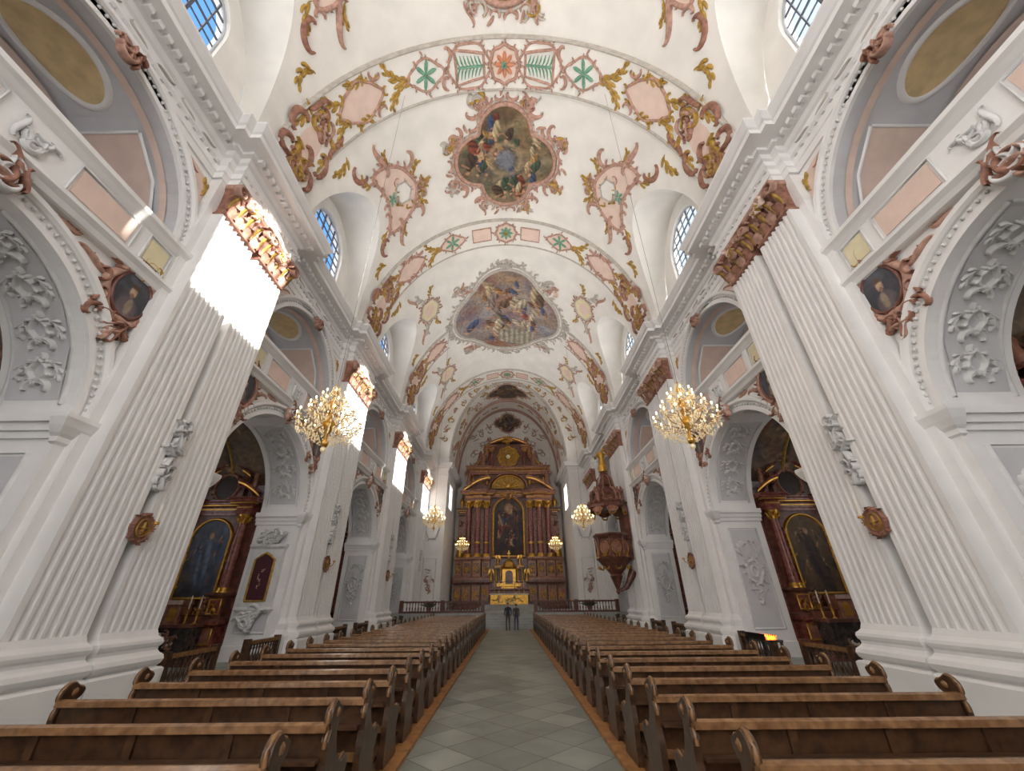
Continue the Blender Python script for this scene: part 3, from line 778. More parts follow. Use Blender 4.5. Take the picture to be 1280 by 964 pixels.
# ------------------------------------------------------------------ pews
def catmull(P, k=3):
    out = []; n = len(P)
    for i in range(n):
        p0, p1, p2, p3 = [np.array(P[(i+j-1) % n]) for j in range(4)]
        for q in range(k):
            t = q/k; out.append(tuple(.5*((2*p1)+(-p0+p2)*t+(2*p0-5*p1+4*p2-p3)*t*t+(-p0+3*p1-3*p2+p3)*t**3)))
    return out
def pew():
    mb = MB(); x0, x1 = 1.7, 5.3
    prof = catmull([(-.1, .06), (.2, .06), (.5, .06), (.5, .14), (.43, .22), (.4, .38), (.47, .5), (.5, .58), (.44, .64), (.3, .62), (.17, .7), (.09, .84), (.07, .95), (.13, 1.0), (.15, 1.07), (.07, 1.1), (-.02, 1.15), (-.1, 1.1), (-.12, 1.0), (-.08, .94), (-.11, .86), (-.1, .7), (-.14, .5), (-.12, .3)])
    for xe in (x0, x1):
        mb.prism(prof, lambda p, t: (t, p[0], p[1]), xe-.035, xe+.035, WOOD)
        mb.tube([(xe, p[0], p[1]) for p in prof[18:62]], .022, WOODL, 5)
        mb.sphere((xe, .03, 1.05), .055, WOODL, 8, 5, (1.1, 1, 1))
    def sl(z): return -.02-(z-.45)*.1
    mb.add([(x, sl(z)+d, z) for x in (x0, x1) for z in (.4, .96) for d in (-.015, .015)], [(0,1,3,2),(4,6,7,5),(0,2,6,4),(1,5,7,3),(2,3,7,6),(0,4,5,1)], WOOD)
    mb.prism([(-.14, .93), (-.135, .985), (-.09, 1.0), (-.03, .99), (-.025, .95), (-.05, .93)], lambda p, t: (t, p[0], p[1]), x0, x1, WOODL)
    mb.box(x0, x1, -.07, -.045, .42, .5, WOODL)
    for k in range(1, 4):
        xx = x0+(x1-x0)*k/4; mb.box(xx-.04, xx+.04, -.1, -.03, .44, .94, WOOD)
    mb.box(x0, x1, 0, .42, .44, .475, WOODL)
    mb.box(x0, x1, .02, .05, .1, .44, WOOD)
    mb.box(x0+.03, x1-.03, -.2, -.1, .72, .75, WOOD)
    mb.box(x0+.03, x1-.03, -.42, -.24, .2, .24, WOODL)
    for xx in (x0+.03, (x0+x1)/2, x1-.08): mb.prism([(-.42, .06), (-.42, .2), (-.1, .3), (-.1, .06)], lambda p, t: (t, p[0], p[1]), xx, xx+.05, WOOD)
    return mb.mesh('pew')
pw = pew()
for k in range(28):
    y = 2.65+1.07*k
    for sx in (1, -1): inst('church_pew', pw, (0, y, 0), (sx, 1, 1))

# ------------------------------------------------------------------ balustrades
def baluster(mb, x, y, z, h, m):
    mb.lathe(x, y, [(.05, z), (.05, z+.06*h), (.03, z+.1*h), (.055, z+.3*h), (.05, z+.42*h), (.022, z+.6*h), (.022, z+.7*h), (.045, z+.8*h), (.028, z+.88*h), (.05, z+.94*h), (.05, z+h)], m, 8)
bl = MB()
bl.box(-2.8, -.75, -.08, .08, 0, .1, WOOD); bl.box(-2.8, -.75, -.09, .09, .72, .82, WOODL)
bl.box(.75, 2.8, -.08, .08, 0, .1, WOOD); bl.box(.75, 2.8, -.09, .09, .72, .82, WOODL)
for k in range(11):
    for e in (-1, 1): baluster(bl, e*(.9+k*.18), 0, .1, .62, WOOD)
for x in (-2.72, -.8, .8, 2.72): bl.box(x-.08, x+.08, -.1, .1, 0, .88, WOOD)
blm = bl.mesh('balustrade')
for yc in BAYS:
    for sx in (1, -1): inst('chapel_balustrade', blm, (8.75*sx, yc, 0), rot=(0, 0, pi/2))
cbm = MB()
for sx in (-1, 1):
    xs = [2.3+k*.24 for k in range(27)]
    for x in xs: baluster(cbm, sx*x, 37.2, 1.12, .62, RAILM)
    a, b = sorted((sx*2.15, sx*9.1)); cbm.box(a, b, 37.07, 37.33, 1.0, 1.13, RAILM); cbm.box(a, b, 37.05, 37.35, 1.74, 1.86, RAILM)
    for x in (2.2, 5.6, 9.0): cbm.box(sx*x-.14, sx*x+.14, 37.02, 37.38, 1.0, 1.92, RAILM)
cbm.build('communion_balustrade')

# ------------------------------------------------------------------ altars
def figurine(mb, x, y, z, h, m, wings=False, lean=0):
    r = h*.16
    mb.lathe(x, y, [(r*1.1, z), (r*1.2, z+.1*h), (r*.9, z+.35*h), (r*.7, z+.55*h), (r*.95, z+.72*h), (r*.8, z+.8*h), (r*.3, z+.84*h), (r*.28, z+.87*h)], m, 9)
    mb.sphere((x+lean*.1*h, y, z+.93*h), h*.07, m, 8, 6, (1, 1, 1.2))
    for e in (-1, 1):
        mb.tube([(x+e*r*.8, y, z+.76*h), (x+e*r*1.7, y-.05*h, z+.62*h+.1*h*(lean*e)), (x+e*r*1.9, y-.14*h, z+.74*h+.14*h*(lean*e))], [h*.045, h*.035, h*.022], m, 6)
        if wings:
            mb.grid([[(x+e*(r*.3+q*r*1.6), y+.06*h, z+.7*h+t*h*.34-q*.25*h+.22*h*(q*(1-q))*4) for t in (0, .5, 1)] for q in (0, .35, .7, 1)], m, True)
def column(mb, x, y, z0, z1, r, m, n=16, twist=False):
    h = z1-z0
    mb.lathe(x, y, [(r*1.5, z0), (r*1.5, z0+.03*h), (r*1.25, z0+.035*h), (r*1.35, z0+.05*h), (r*1.1, z0+.065*h)], GOLD, n)
    mb.lathe(x, y, [(r*1.02, z0+.065*h), (r*1.05, z0+.35*h), (r*.88, z0+.88*h)], m, n)
    mb.lathe(x, y, [(r*.95, z0+.88*h), (r*1.0, z0+.89*h), (r*.95, z0+.9*h), (r*1.15, z0+.95*h), (r*1.5, z0+.985*h), (r*1.5, z1)], GOLD, n)
    for k in range(8):
        a = k*pi/4
        mb.tube([(x+r*cos(a), y+r*sin(a), z0+.89*h), (x+1.3*r*cos(a), y+1.3*r*sin(a), z0+.93*h), (x+1.55*r*cos(a), y+1.55*r*sin(a), z0+.935*h)], [r*.25, r*.28, r*.12], GOLD, 5)
        mb.tube([(x+r*cos(a+.4), y+r*sin(a+.4), z0+.93*h), (x+1.4*r*cos(a+.4), y+1.4*r*sin(a+.4), z0+.97*h), (x+1.7*r*cos(a+.4), y+1.7*r*sin(a+.4), z0+.965*h)], [r*.2, r*.24, r*.1], GOLD, 5)
def archpts(cx, z0, z1, hw, n=24):
    P = []
    for q in range(14): P.append((cx-hw+2*hw*q/14, z0))
    for q in range(12): P.append((cx+hw, z0+(z1-hw-z0)*q/12))
    for q in range(n): P.append((cx+hw*cos(pi*q/n), z1-hw+hw*sin(pi*q/n)))
    for q in range(12): P.append((cx-hw, z1-hw-(z1-hw-z0)*q/12))
    return P
def MF(yf): return lambda u, v, o=0.0: (u, yf-o, v)
ENTA = [(0, 0), (.03, 0), (.03, .16), (.07, .18), (.07, .22), (.02, .24), (.02, .48), (.08, .52), (.16, .58), (.34, .62), (.34, .72), (.42, .8), (.42, .86), (0, .87)]
def ent(mb, x0, x1, yf, yb, z, k, m, g=True):
    mb.fblock(x0, x1, yf, yb, [(p*k, z+q*k) for p, q in ENTA], m)
    if g:
        mb.box(x0-.3*k, x1+.3*k, yf-.3*k-.03, yf, z+.535*k, z+.585*k, GOLD)
        mb.box(x0-.03*k, x1+.03*k, yf-.06*k, yf, z+.33*k, z+.39*k, GOLD)
PED = [(.12, 0), (.12, .1), (.03, .14), (0, .17), (0, .83), (.04, .86), (.13, .92), (.13, 1)]
def ped(mb, x0, x1, yf, yb, z0, z1, m, pm_=None):
    h = z1-z0; mb.fblock(x0, x1, yf, yb, [(p, z0+q*h) for p, q in PED], m)
    if pm_:
        w = x1-x0; mb.box(x0+.15*w, x1-.15*w, yf-.03, yf, z0+.28*h, z0+.74*h, pm_)
        M = MF(yf-.03); ribbon(mb, M, [(x0+.13*w, z0+.26*h), (x1-.13*w, z0+.26*h), (x1-.13*w, z0+.76*h), (x0+.13*w, z0+.76*h), (x0+.13*w, z0+.26*h)], .035, .04, GOLD, taper=False)
def segped(mb, x0, x1, z0, rise, yf, yb, m, th=.35, f0=0.0, f1=1.0):
    rows = []
    for k in range(17):
        t = f0+(f1-f0)*k/16; x = x0+(x1-x0)*t; z = z0+rise*sin(pi*t/2)
        rows.append([(x, yb, z), (x, yf+.1, z), (x, yf, z+.08), (x, yf, z+th*.5), (x, yf-.15, z+th*.7), (x, yf-.15, z+th), (x, yb, z+th)])
    mb.grid(rows, m, False)
    mb.grid([[(r[2][0], r[2][1]-.05, r[2][2]+th*.62-.1), (r[2][0], r[2][1]-.03, r[2][2]+th*.3-.08)] for r in rows], GOLD, False)

def high_altar():
    par = bpy.data.objects.new('high_altar', None); bpy.context.collection.objects.link(par)
    mb = MB(); YF = 48.6; YBk = CEND-.15
    for k in range(3): mb.box(-3.4+.35*k, 3.4-.35*k, 45.3+.35*k, YBk, 1.0+.16*k, 1.16+.16*k, BENCHG)
    mb.fblock(-6.2, 6.2, YF+.4, YBk, [(.1, 1.0), (.1, 1.5), (0, 1.6), (0, 3.5), (.08, 3.6), (.16, 3.75), (.16, 3.85)], MARB)
    for e in (-1, 1):
        X = lambda a, b: tuple(sorted((e*a, e*b)))
        for a, b, yo in ((2.2, 3.1, -.1), (3.2, 4.15, -.45), (4.25, 5.3, -.1), (5.4, 6.25, .25)):
            x0, x1 = X(a, b)
            ped(mb, x0, x1, YF+yo, YBk, 1.05, 3.85, MARB, MARB2); ped(mb, x0, x1, YF+yo+.05, YBk, 3.85, 6.2, MARB2, MARB)
            M = MF(YF+yo-.02); rocaille(mb, M, (x0+x1)/2, 2.45, .2, .4, 8, int(a*10), [GOLD], .34, .06)
            rocaille(mb, M, (x0+x1)/2, 5.0, .2, .35, 8, int(a*11), [GOLD], .32, .06)
        for xx, yo, m in ((2.65, .25, REDM), (3.68, -.1, REDM), (4.78, .25, REDM)):
            column(mb, e*xx, YF+yo, 6.2, 12.5, .34, m)
            mb.lathe(e*xx, YF+yo, [(.37, 7.6), (.4, 7.65), (.4, 7.8), (.37, 7.85)], GOLD, 16)
        x0, x1 = X(2.2, 5.3); mb.box(x0, x1, YF+.75, YBk, 6.2, 12.6, MARB2)
        x0, x1 = X(5.3, 6.1); mb.box(x0, x1, YF+1.1, YBk, 6.2, 11.0, MARB2)
        for z in (7.4, 8.8, 10.1): rocaille(mb, MF(YF+1.08), e*5.7, z, .2, .4, 8, int(z*3), [GOLD, MARB], .34, .1)
        figurine(mb, e*5.75, YF+.6, 6.25, 2.3, GOLD, False, e)
        for a, b, yo in ((2.25, 3.1, -.05), (3.15, 4.2, -.4), (4.3, 5.25, -.05)):
            x0, x1 = X(a, b); ent(mb, x0, x1, YF+yo, YBk, 12.5, 1.45, MARB2)
        x0, x1 = X(5.3, 6.0); ent(mb, x0, x1, YF+.6, YBk, 11.0, .9, MARB)
        x0, x1 = X(0, 5.15); mb.box(x0, x1, YF+.5, YBk, 13.7, 15.9, MARB)
        segped(mb, e*5.5, e*2.3, 13.7, 1.5, YF-.1, YBk, MARB2, .5, 0, 1)
        x0, x1 = X(2.6, 4.9); ent(mb, x0, x1, YF+.2, YBk, 15.9, 1.2, MARB2)
        figurine(mb, e*4.9, YF-.1, 14.5, 1.9, MARB2, True, e)
        for xx in (2.7, 4.5): column(mb, e*xx, YF+.35, 14.6, 15.95, .16, GOLD, 10)
        rocaille(mb, MF(YF+.4), e*3.6, 15.2, .6, .3, 10, 66, [GOLD, MARB2], .4, .12)
        x0, x1 = X(1.6, 3.2); mb.box(x0, x1, YF+1.0, YBk, 16.9, 19.6, MARB)
        P = [(e*(2.7+1.5*(1-t)**2+.14*sin(t*9)), 17.0+2.9*t) for t in np.linspace(0, 1, 16)]
        ribbon(mb, MF(YF+.8), P, .36, .4, MARB2, taper=False); ribbon(mb, MF(YF+.4), P, .09, .12, GOLD, taper=False)
        column(mb, e*2.15, YF+.6, 16.95, 19.3, .19, REDM, 12)
        x0, x1 = X(1.8, 2.9); ent(mb, x0, x1, YF+.5, YBk, 19.3, .7, MARB2)
        figurine(mb, e*3.3, YF+.3, 17.0, 1.9, BROWNST, True, -e)
        segped(mb, e*2.8, e*.2, 19.8, .9, YF+.5, YBk, MARB2, .35, 0, 1.0)
        figurine(mb, e*2.5, YF+.5, 19.9, 1.0, MARB2, True, -e)
        mb.lathe(e*5.75, YF+.9, [(.2, 11.8), (.1, 12.0), (.3, 12.4), (.34, 12.7), (.15, 12.95), (.05, 13.2), (.01, 13.4)], GOLD, 12)
    mb.box(-2.2, 2.2, YF+.85, YBk, 3.8, 14.6, MARB)
    ent(mb, -2.2, 2.2, YF+.5, YBk, 13.1, .9, MARB2)
    for r0, m_, w, h in ((2.02, GOLD, .14, .16), (2.22, MARB2, .12, .3)):
        ol = archpts(0, 6.35-.1*(r0 > 2.1), 13.15+.1*(r0 > 2.1), r0*.92); frame(mb, MF(YF+.85), ol, w, h, m_)
    rocaille(mb, MF(YF+.5), 0, 13.5, .9, .4, 18, 90, [GOLD, MARB2], .6, .2)
    sem = [(2.0*cos(pi*k/20), 14.1+1.6*sin(pi*k/20)) for k in range(21)]
    patch(mb, MF(YF+.3), sem, OCHRE, .1, 3); ribbon(mb, MF(YF+.3), sem, .14, .3, GOLD, taper=False); ribbon(mb, MF(YF+.3), [(p[0]*1.2, 14.1+(p[1]-14.1)*1.2) for p in sem], .12, .3, MARB2, taper=False)
    for k in range(9):
        a = pi*(k+.5)/9; ribbon(mb, MF(YF+.2), [(t*cos(a), 14.2+.8*t*sin(a)) for t in (.3, 1.0, 1.7)], .1, .12, GOLD)
    mb.sphere((0, YF, 14.4), .35, GOLD, 10, 7, (1, .4, 1))
    ent(mb, -2.5, 2.5, YF+.4, YBk, 16.0, 1.05, MARB2)
    mb.box(-1.9, 1.9, YF+.9, YBk, 16.9, 20.2, MARB)
    patch(mb, MF(YF+.88), outline(0, 18.4, 1.25, 1.2, 36), OCHRE, .02, 3)
    frame(mb, MF(YF+.85), outline(0, 18.4, 1.35, 1.3, 40, (.05, 8)), .12, .18, GOLD, 12, .3, GOLD)
    for k in range(24):
        a = 2*pi*k/24; L = 1.2 if k % 2 else .95
        ribbon(mb, MF(YF+.8), [(t*cos(a), 18.4+t*sin(a)) for t in (.35, .7, L)], .06, .1, GOLD)
    mb.sphere((0, YF+.7, 18.4), .3, CREAM, 12, 8, (1, .4, 1))
    rocaille(mb, MF(YF+.5), 0, 20.5, .7, .35, 18, 95, [GOLD, GOLD, MARB2], .5, .25)
    for k in range(11):
        a = pi*k/10; ribbon(mb, MF(YF+.7), [(t*cos(a), 20.6+t*sin(a)*.8) for t in (.3, .7, 1.0)], .08, .1, GOLD)
    mb.lathe(0, YF+.7, [(.4, 20.3), (.18, 20.5), (.36, 20.8), (.38, 21.0), (.15, 21.2), (.05, 21.35), (.02, 21.5)], GOLD, 12)
    ped(mb, -2.1, 2.1, YF-.5, YF+.9, 1.48, 3.0, MARB, None)
    mb.box(-2.15, 2.15, YF-1.7, YF-.4, 2.38, 2.5, CLOTH); mb.box(-2.0, 2.0, YF-1.55, YF-.4, 1.48, 2.38, GOLD)
    rocaille(mb, MF(YF-1.55), 0, 1.93, 1.7, .3, 26, 97, [CLOTH, OCHRE, CREAM], .35, .06)
    ped(mb, -1.9, 1.9, YF-.4, YF+.9, 3.0, 3.7, MARB2, GOLD)
    mb.fblock(-.75, .75, YF-.5, YF+.9, [(.1, 3.0), (.1, 3.15), (0, 3.2), (0, 4.9), (.1, 5.0), (.18, 5.15), (0, 5.16)], GOLD)
    patch(mb, MF(YF-.52), archpts(0, 3.4, 4.8, .42), MARB, .01, 3)
    mb.lathe(0, YF-.1, [(.7, 5.15), (.66, 5.4), (.5, 5.7), (.2, 5.95), (.08, 6.1), (.12, 6.2), (.02, 6.3)], GOLD, 14)
    mb.box(-.04, .04, YF-.14, YF-.06, 6.2, 6.9, GOLD); mb.box(-.2, .2, YF-.14, YF-.06, 6.55, 6.63, GOLD)
    for e in (-1, 1):
        for xx in (.95, 1.45): column(mb, e*xx, YF-.35, 3.7, 5.0, .1, GOLD, 10)
        x0, x1 = sorted((e*.8, e*1.65)); ent(mb, x0, x1, YF-.45, YF+.9, 5.0, .4, MARB2)
        figurine(mb, e*1.25, YF-.3, 5.35, .95, GOLD, True, e); figurine(mb, e*2.0, YF-.4, 3.7, 1.1, GOLD, True, -e)
        for k in range(3):
            xx = e*(.6+k*.5); mb.lathe(xx, YF-.95, [(.1, 2.5), (.03, 2.58), (.05, 2.75), (.02, 2.9), (.05, 3.05), (.06, 3.1)], GOLD, 8); mb.tube([(xx, YF-.95, 3.1), (xx, YF-.95, 3.75)], .03, CANDLE)
    mb.build('altar_architecture', parent=par)
    def extra(Q, col):
        X, Y = Q[:, 0], Q[:, 1]
        k = np.clip((1-((X/.3)**2+((Y-.62)/.2)**2))*2, 0, 1)[:, None]*.6; return col*(1-k)+np.array(lin((196, 160, 110)))*k
    painting('altar_painting', MF(YF+.84), archpts(0, 6.4, 13.1, 1.84), 51, [(102, 90, 74), (54, 56, 64), (36, 32, 34)], 30, [(66, 92, 130), (130, 56, 46), (196, 164, 128), (66, 58, 54), (40, 42, 50), (100, 82, 66)], .02, 40, par, extra)
high_altar()

def side_altar_mesh():
    mb = MB()
    for k in range(2): mb.box(-1.7+.15*k, 1.7-.15*k, -1.9+.25*k, 0, .15*k, .15+.15*k, MARB)
    mb.box(-1.15, 1.15, -1.55, -.6, .3, 1.15, BLACKM); mb.box(-1.25, 1.25, -1.62, -.6, 1.15, 1.25, MARB)
    rocaille(mb, MF(-1.55), 0, .72, .8, .25, 16, 5, [MARB2, CLOTH], .3, .03)
    mb.fblock(-1.25, 1.25, -.95, -.5, [(0, 1.25), (0, 1.5), (.05, 1.55)], MARB)
    for e in (-1, 1):
        x0, x1 = sorted((e*.98, e*1.6)); ped(mb, x0, x1, -.75, 0, .3, 1.3, REDM, MARB2); ped(mb, x0, x1, -.7, 0, 1.3, 2.3, MARB, REDM)
        rocaille(mb, MF(-.73), e*1.29, 1.8, .12, .2, 5, 6, [GOLD], .2, .06)
        column(mb, e*1.25, -.45, 2.3, 5.35, .18, REDM, 14)
        mb.box(*sorted((e*1.05, e*1.6)), -.25, 0, 2.3, 5.4, MARB)
        mb.box(*sorted((e*1.6, e*1.95)), -.15, 0, .3, 5.2, REDM)
        ent(mb, x0, x1, -.7, 0, 5.35, .8, REDM)
        segped(mb, e*1.7, e*.3, 6.05, .65, -.6, 0, REDM, .28, 0, .8)
        figurine(mb, e*1.2, -.4, 6.6, .8, MARB2, True, e)
        P = [(e*(.8+.5*(1-t)**2), 6.1+1.3*t) for t in np.linspace(0, 1, 10)]
        ribbon(mb, MF(-.2), P, .14, .2, MARB, taper=False)
        for k in range(2):
            xx = e*(.55+k*.4); mb.lathe(xx, -1.05, [(.09, 1.25), (.02, 1.32), (.05, 1.5), (.02, 1.65), (.05, 1.75)], GOLD, 8); mb.tube([(xx, -1.05, 1.75), (xx, -1.05, 2.2)], .025, CANDLE)
        rocaille(mb, MF(-.6), e*.75, 1.75, .25, .25, 10, 8, [MARB2, GOLD], .3, .12)
        rocaille(mb, MF(-.3), e*.9, 3.6, .05, 1.2, 9, 18, [GOLD, MARB2], .22, .08)
    mb.box(-1.1, 1.1, -.3, 0, 1.5, 5.4, MARB); ent(mb, -.98, .98, -.4, 0, 5.35, .7, REDM)
    frame(mb, MF(-.3), archpts(0, 2.1, 5.2, .86), .07, .12, GOLD)
    mb.box(-.8, .8, -.4, 0, 5.9, 7.1, MARB); patch(mb, MF(-.4), outline(0, 6.6, .5, .55, 24), DARK, .01, 2)
    frame(mb, MF(-.4), outline(0, 6.6, .54, .6, 30), .07, .1, MARB2, 8, .2)
    segped(mb, -.95, 0, 7.0, .4, -.45, 0, REDM, .25); segped(mb, .95, 0, 7.0, .4, -.45, 0, REDM, .25)
    rocaille(mb, MF(-.5), 0, 7.75, .3, .2, 10, 9, [GOLD], .3, .12)
    mb.fblock(-.28, .28, -1.1, -.5, [(0, 1.25), (0, 1.85), (.05, 1.9), (0, 2.05)], MARB2)
    patch(mb, MF(-1.1), archpts(0, 1.35, 1.8, .14), GOLD, .01, 2)
    return mb.mesh('side_altar')
sam = side_altar_mesh(); sd = 600
for yc in BAYS:
    for sx in (1, -1):
        par = bpy.data.objects.new('side_altar', None); bpy.context.collection.objects.link(par)
        par.location = (12.95*sx, yc+3.66, 0)
        inst('altar_retable', sam, parent=par)
        blue = sx < 0
        def fig(Q, col, blue=blue):
            X, Y = Q[:, 0], Q[:, 1]
            k = np.clip((1-((X/.36)**2+((Y+.1)/.62)**2))*3, 0, 1)[:, None]*.85
            c = np.array(lin((106, 122, 150) if blue else (64, 52, 50))); col = col*(1-k)+c*(.8+.4*np.sin(X*14+Y*4))[:, None]*k
            k = np.clip((1-((X/.13)**2+((Y-.58)/.09)**2))*4, 0, 1)[:, None]; return col*(1-k)+np.array(lin((206, 164, 132)))*k
        painting('altarpiece', MF(-.32), archpts(0, 2.15, 5.15, .82), sd, [(106, 118, 138), (72, 80, 100), (56, 50, 50)] if blue else [(122, 106, 82), (92, 78, 62), (52, 44, 36)], 10,
                 [(76, 98, 130), (120, 98, 76), (66, 66, 84)] if blue else [(130, 100, 70), (88, 66, 52), (66, 56, 50)], .02, 26, par, fig); sd += 7

ep = MB(); YE = 14.65+RA
ep.fblock(-10.75, -9.45, YE-.18, YE, [(0, 1.6), (.08, 1.7), (.02, 1.8), (.02, 3.9), (.1, 4.0), (.1, 4.1)], SHELLW)
M = lambda u, v, o=0.0: (u, YE-.22-o, v)
EPP = [(-10.5, 2.0), (-9.7, 2.0), (-9.7, 3.5), (-9.9, 3.65), (-10.1, 3.75), (-10.3, 3.65), (-10.5, 3.5)]
patch(ep, M, EPP, BURG, .02, 2); frame(ep, M, EPP, .05, .06, OCHRE)
rocaille(ep, M, -10.1, 2.8, .12, .4, 7, 3, [ROSE], .12, .03)
rocaille(ep, M, -10.1, 4.35, .4, .25, 14, 4, [SHELLW], .4, .12); rocaille(ep, M, -10.1, 1.4, .4, .25, 14, 6, [SHELLW], .4, .12)
ep.build('wall_epitaph')

# ------------------------------------------------------------------ pulpit
def pulpit():
    mb = MB(); cx, cy = 7.3, 29.4
    N = 8; a0 = pi/8
    mb.lathe(cx, cy, [(.05, 2.2), (.14, 2.35), (.1, 2.5), (.3, 3.0), (.42, 3.3), (.38, 3.4), (.8, 3.9), (1.05, 4.2), (1.1, 4.3)], MARB, N, False, a0)
    mb.lathe(cx, cy, [(1.2, 4.3), (1.25, 4.4), (1.1, 4.5), (1.05, 4.55), (1.12, 5.6), (1.2, 5.7), (1.32, 5.85), (1.32, 5.95), (1.1, 5.95)], MARB, N, False, a0)
    for k in range(N):
        a = a0+2*pi*(k+.5)/N; r = 1.05*cos(pi/8)
        M = lambda u, v, o=0.0, a=a, r=r: (cx+(r+.03+o)*cos(a)-u*sin(a), cy+(r+.03+o)*sin(a)+u*cos(a), v)
        patch(mb, M, outline(0, 5.05, .3, .38, 20), MARB2, .02, 2); frame(mb, M, outline(0, 5.05, .32, .4, 20), .03, .06, GOLD)
        rocaille(mb, M, 0, 4.55, .2, .1, 4, k, [GOLD], .22, .1); ribbon(mb, M, scroll(0, 3.9, .34, 0, 'C', 1), .05, .1, GOLD)
        b = a0+2*pi*k/N; mb.tube([(cx+1.16*cos(b), cy+1.16*sin(b), 4.5), (cx+1.2*cos(b), cy+1.2*sin(b), 5.7)], .05, REDM, 6)
        M2 = lambda u, v, o=0.0, a=a: (cx+(1.32+o)*cos(a)-u*sin(a), cy+(1.32+o)*sin(a)+u*cos(a), v)
        patch(mb, M2, outline(0, 7.55, .42, .2, 16), MARB2, .04, 2); ribbon(mb, M2, scroll(0, 7.4, .4, 0, 'C', 1), .06, .08, GOLD)
        ribbon(mb, M2, scroll(0, 8.0, .4, 0, 'C', -1), .06, .1, MARB2)
        mb.tube([(cx+1.2*cos(b), cy+1.2*sin(b), 8.2), (cx+1.15*cos(b), cy+1.15*sin(b), 8.9), (cx+.7*cos(b), cy+.7*sin(b), 9.2), (cx+.55*cos(b), cy+.55*sin(b), 9.9), (cx+.2*cos(b), cy+.2*sin(b), 10.3)], [.12, .1, .08, .07, .05], MARB2, 6)
    mb.lathe(cx, cy, [(.2, 7.6), (1.3, 7.62), (1.45, 7.75), (1.4, 7.95), (1.5, 8.1), (1.1, 8.25), (.95, 8.6), (.6, 9.0), (.5, 9.3), (.62, 9.4), (.4, 9.7), (.25, 10.2), (.34, 10.3), (.14, 10.6)], MARB, N, False, a0)
    figurine(mb, cx, cy, 10.5, 1.9, GOLD, False, 1)
    for k in range(4):
        a = k*pi/2+pi/4; figurine(mb, cx+1.15*cos(a), cy+1.15*sin(a), 8.2, .9, MARB2, True, 1)
    mb.box(8.2, 8.56, cy-.7, cy+.7, 5.6, 7.7, MARB); mb.box(8.0, 8.56, cy-.5, cy+.5, 4.3, 5.9, MARB)
    mb.tube([(7.4, cy, 2.4), (7.9, cy, 2.6), (8.5, cy, 3.6)], [.1, .16, .3], MARB, 8)
    mb.build('pulpit')
pulpit()

# ------------------------------------------------------------------ chandeliers
def chandelier():
    mb = MB(); r = random.Random(3)
    mb.lathe(0, 0, [(.02, -1.0), (.08, -.95), (.12, -.85), (.05, -.75), (.05, -.6), (.16, -.45), (.2, -.3), (.08, -.15), (.05, .1), (.12, .25), (.06, .4), (.04, .6), (.1, .72), (.03, .85), (.02, 1.0)], GOLD, 12)
    for n, Rr, z in ((16, .86, -.28), (12, .6, .1), (8, .34, .46)):
        for k in range(n):
            a = 2*pi*k/n+z
            P = [(.06, z-.02), (Rr*.35, z-.22*Rr-.04), (Rr*.75, z-.2*Rr), (Rr, z)]
            mb.tube([(q[0]*cos(a), q[0]*sin(a), q[1]) for q in P], .014, GOLD, 5)
            x, y = Rr*cos(a), Rr*sin(a)
            mb.lathe(x, y, [(.015, z), (.06, z+.02), (.065, z+.035), (.02, z+.04)], CRYSTAL, 8)
            mb.tube([(x, y, z+.03), (x, y, z+.16)], .016, CANDLE, 6)
            mb.sphere((x, y, z+.2), .03, BULB, 6, 5, (.8, .8, 1.6))
            for d in range(8):
                q = r.uniform(.3, 1.0); zz = z-.2*Rr*sin(q*2.6)-r.uniform(.05, .26)
                mb.sphere((q*Rr*cos(a), q*Rr*sin(a), zz), .036, CRYSTAL, 4, 2, (.8, .8, 1.7))
        for k in range(n*4):
            a = 2*pi*k/(n*4)+z; sag = .12*sin(pi*((k % 4)/4))
            mb.sphere((Rr*.96*cos(a), Rr*.96*sin(a), z-.05-sag), .028, CRYSTAL, 4, 2)
    for k in range(12):
        a = 2*pi*k/12
        for t in range(11):
            q = t/10; rr = .1+.52*q**2; mb.sphere((rr*cos(a), rr*sin(a), .86-.66*q), .026, CRYSTAL, 4, 2)
        for t in range(11):
            q = t/10; rr = .8*(1-q)**.7; mb.sphere((rr*cos(a+.2), rr*sin(a+.2), -.4-.55*q), .028, CRYSTAL, 4, 2)
    mb.sphere((0, 0, -1.05), .08, CRYSTAL, 8, 5)
    return mb.mesh('chandelier')
chd = chandelier()
for (x, y, z, s, M) in ((5.0, 10.0, 6.6, .98, VM), (5.0, 27.2, 6.9, .85, VM), (4.9, 43.8, 7.1, .8, CM)):
    for sx in (1, -1):
        par = bpy.data.objects.new('chandelier', None); bpy.context.collection.objects.link(par); par.location = (x*sx, y, z)
        inst('chandelier_body', chd, sc=(s, s, s), parent=par)
        aa = (A if M is VM else CA); top = ZS+RV*sqrt(1-(x/aa)**2)-z
        c = MB(); c.tube([(0, 0, s*.95), (0, 0, top)], .008, CABLE, 4); c.build('chain', parent=par)
        ld = bpy.data.lights.new('chandelier_glow', 'POINT'); ld.energy = 70 if y < 40 else 160; ld.color = (1, .8, .55); ld.shadow_soft_size = .03
        lo = bpy.data.objects.new('chandelier_lamp', ld); bpy.context.collection.objects.link(lo); lo.parent = par; lo.location = (0, 0, -.55)

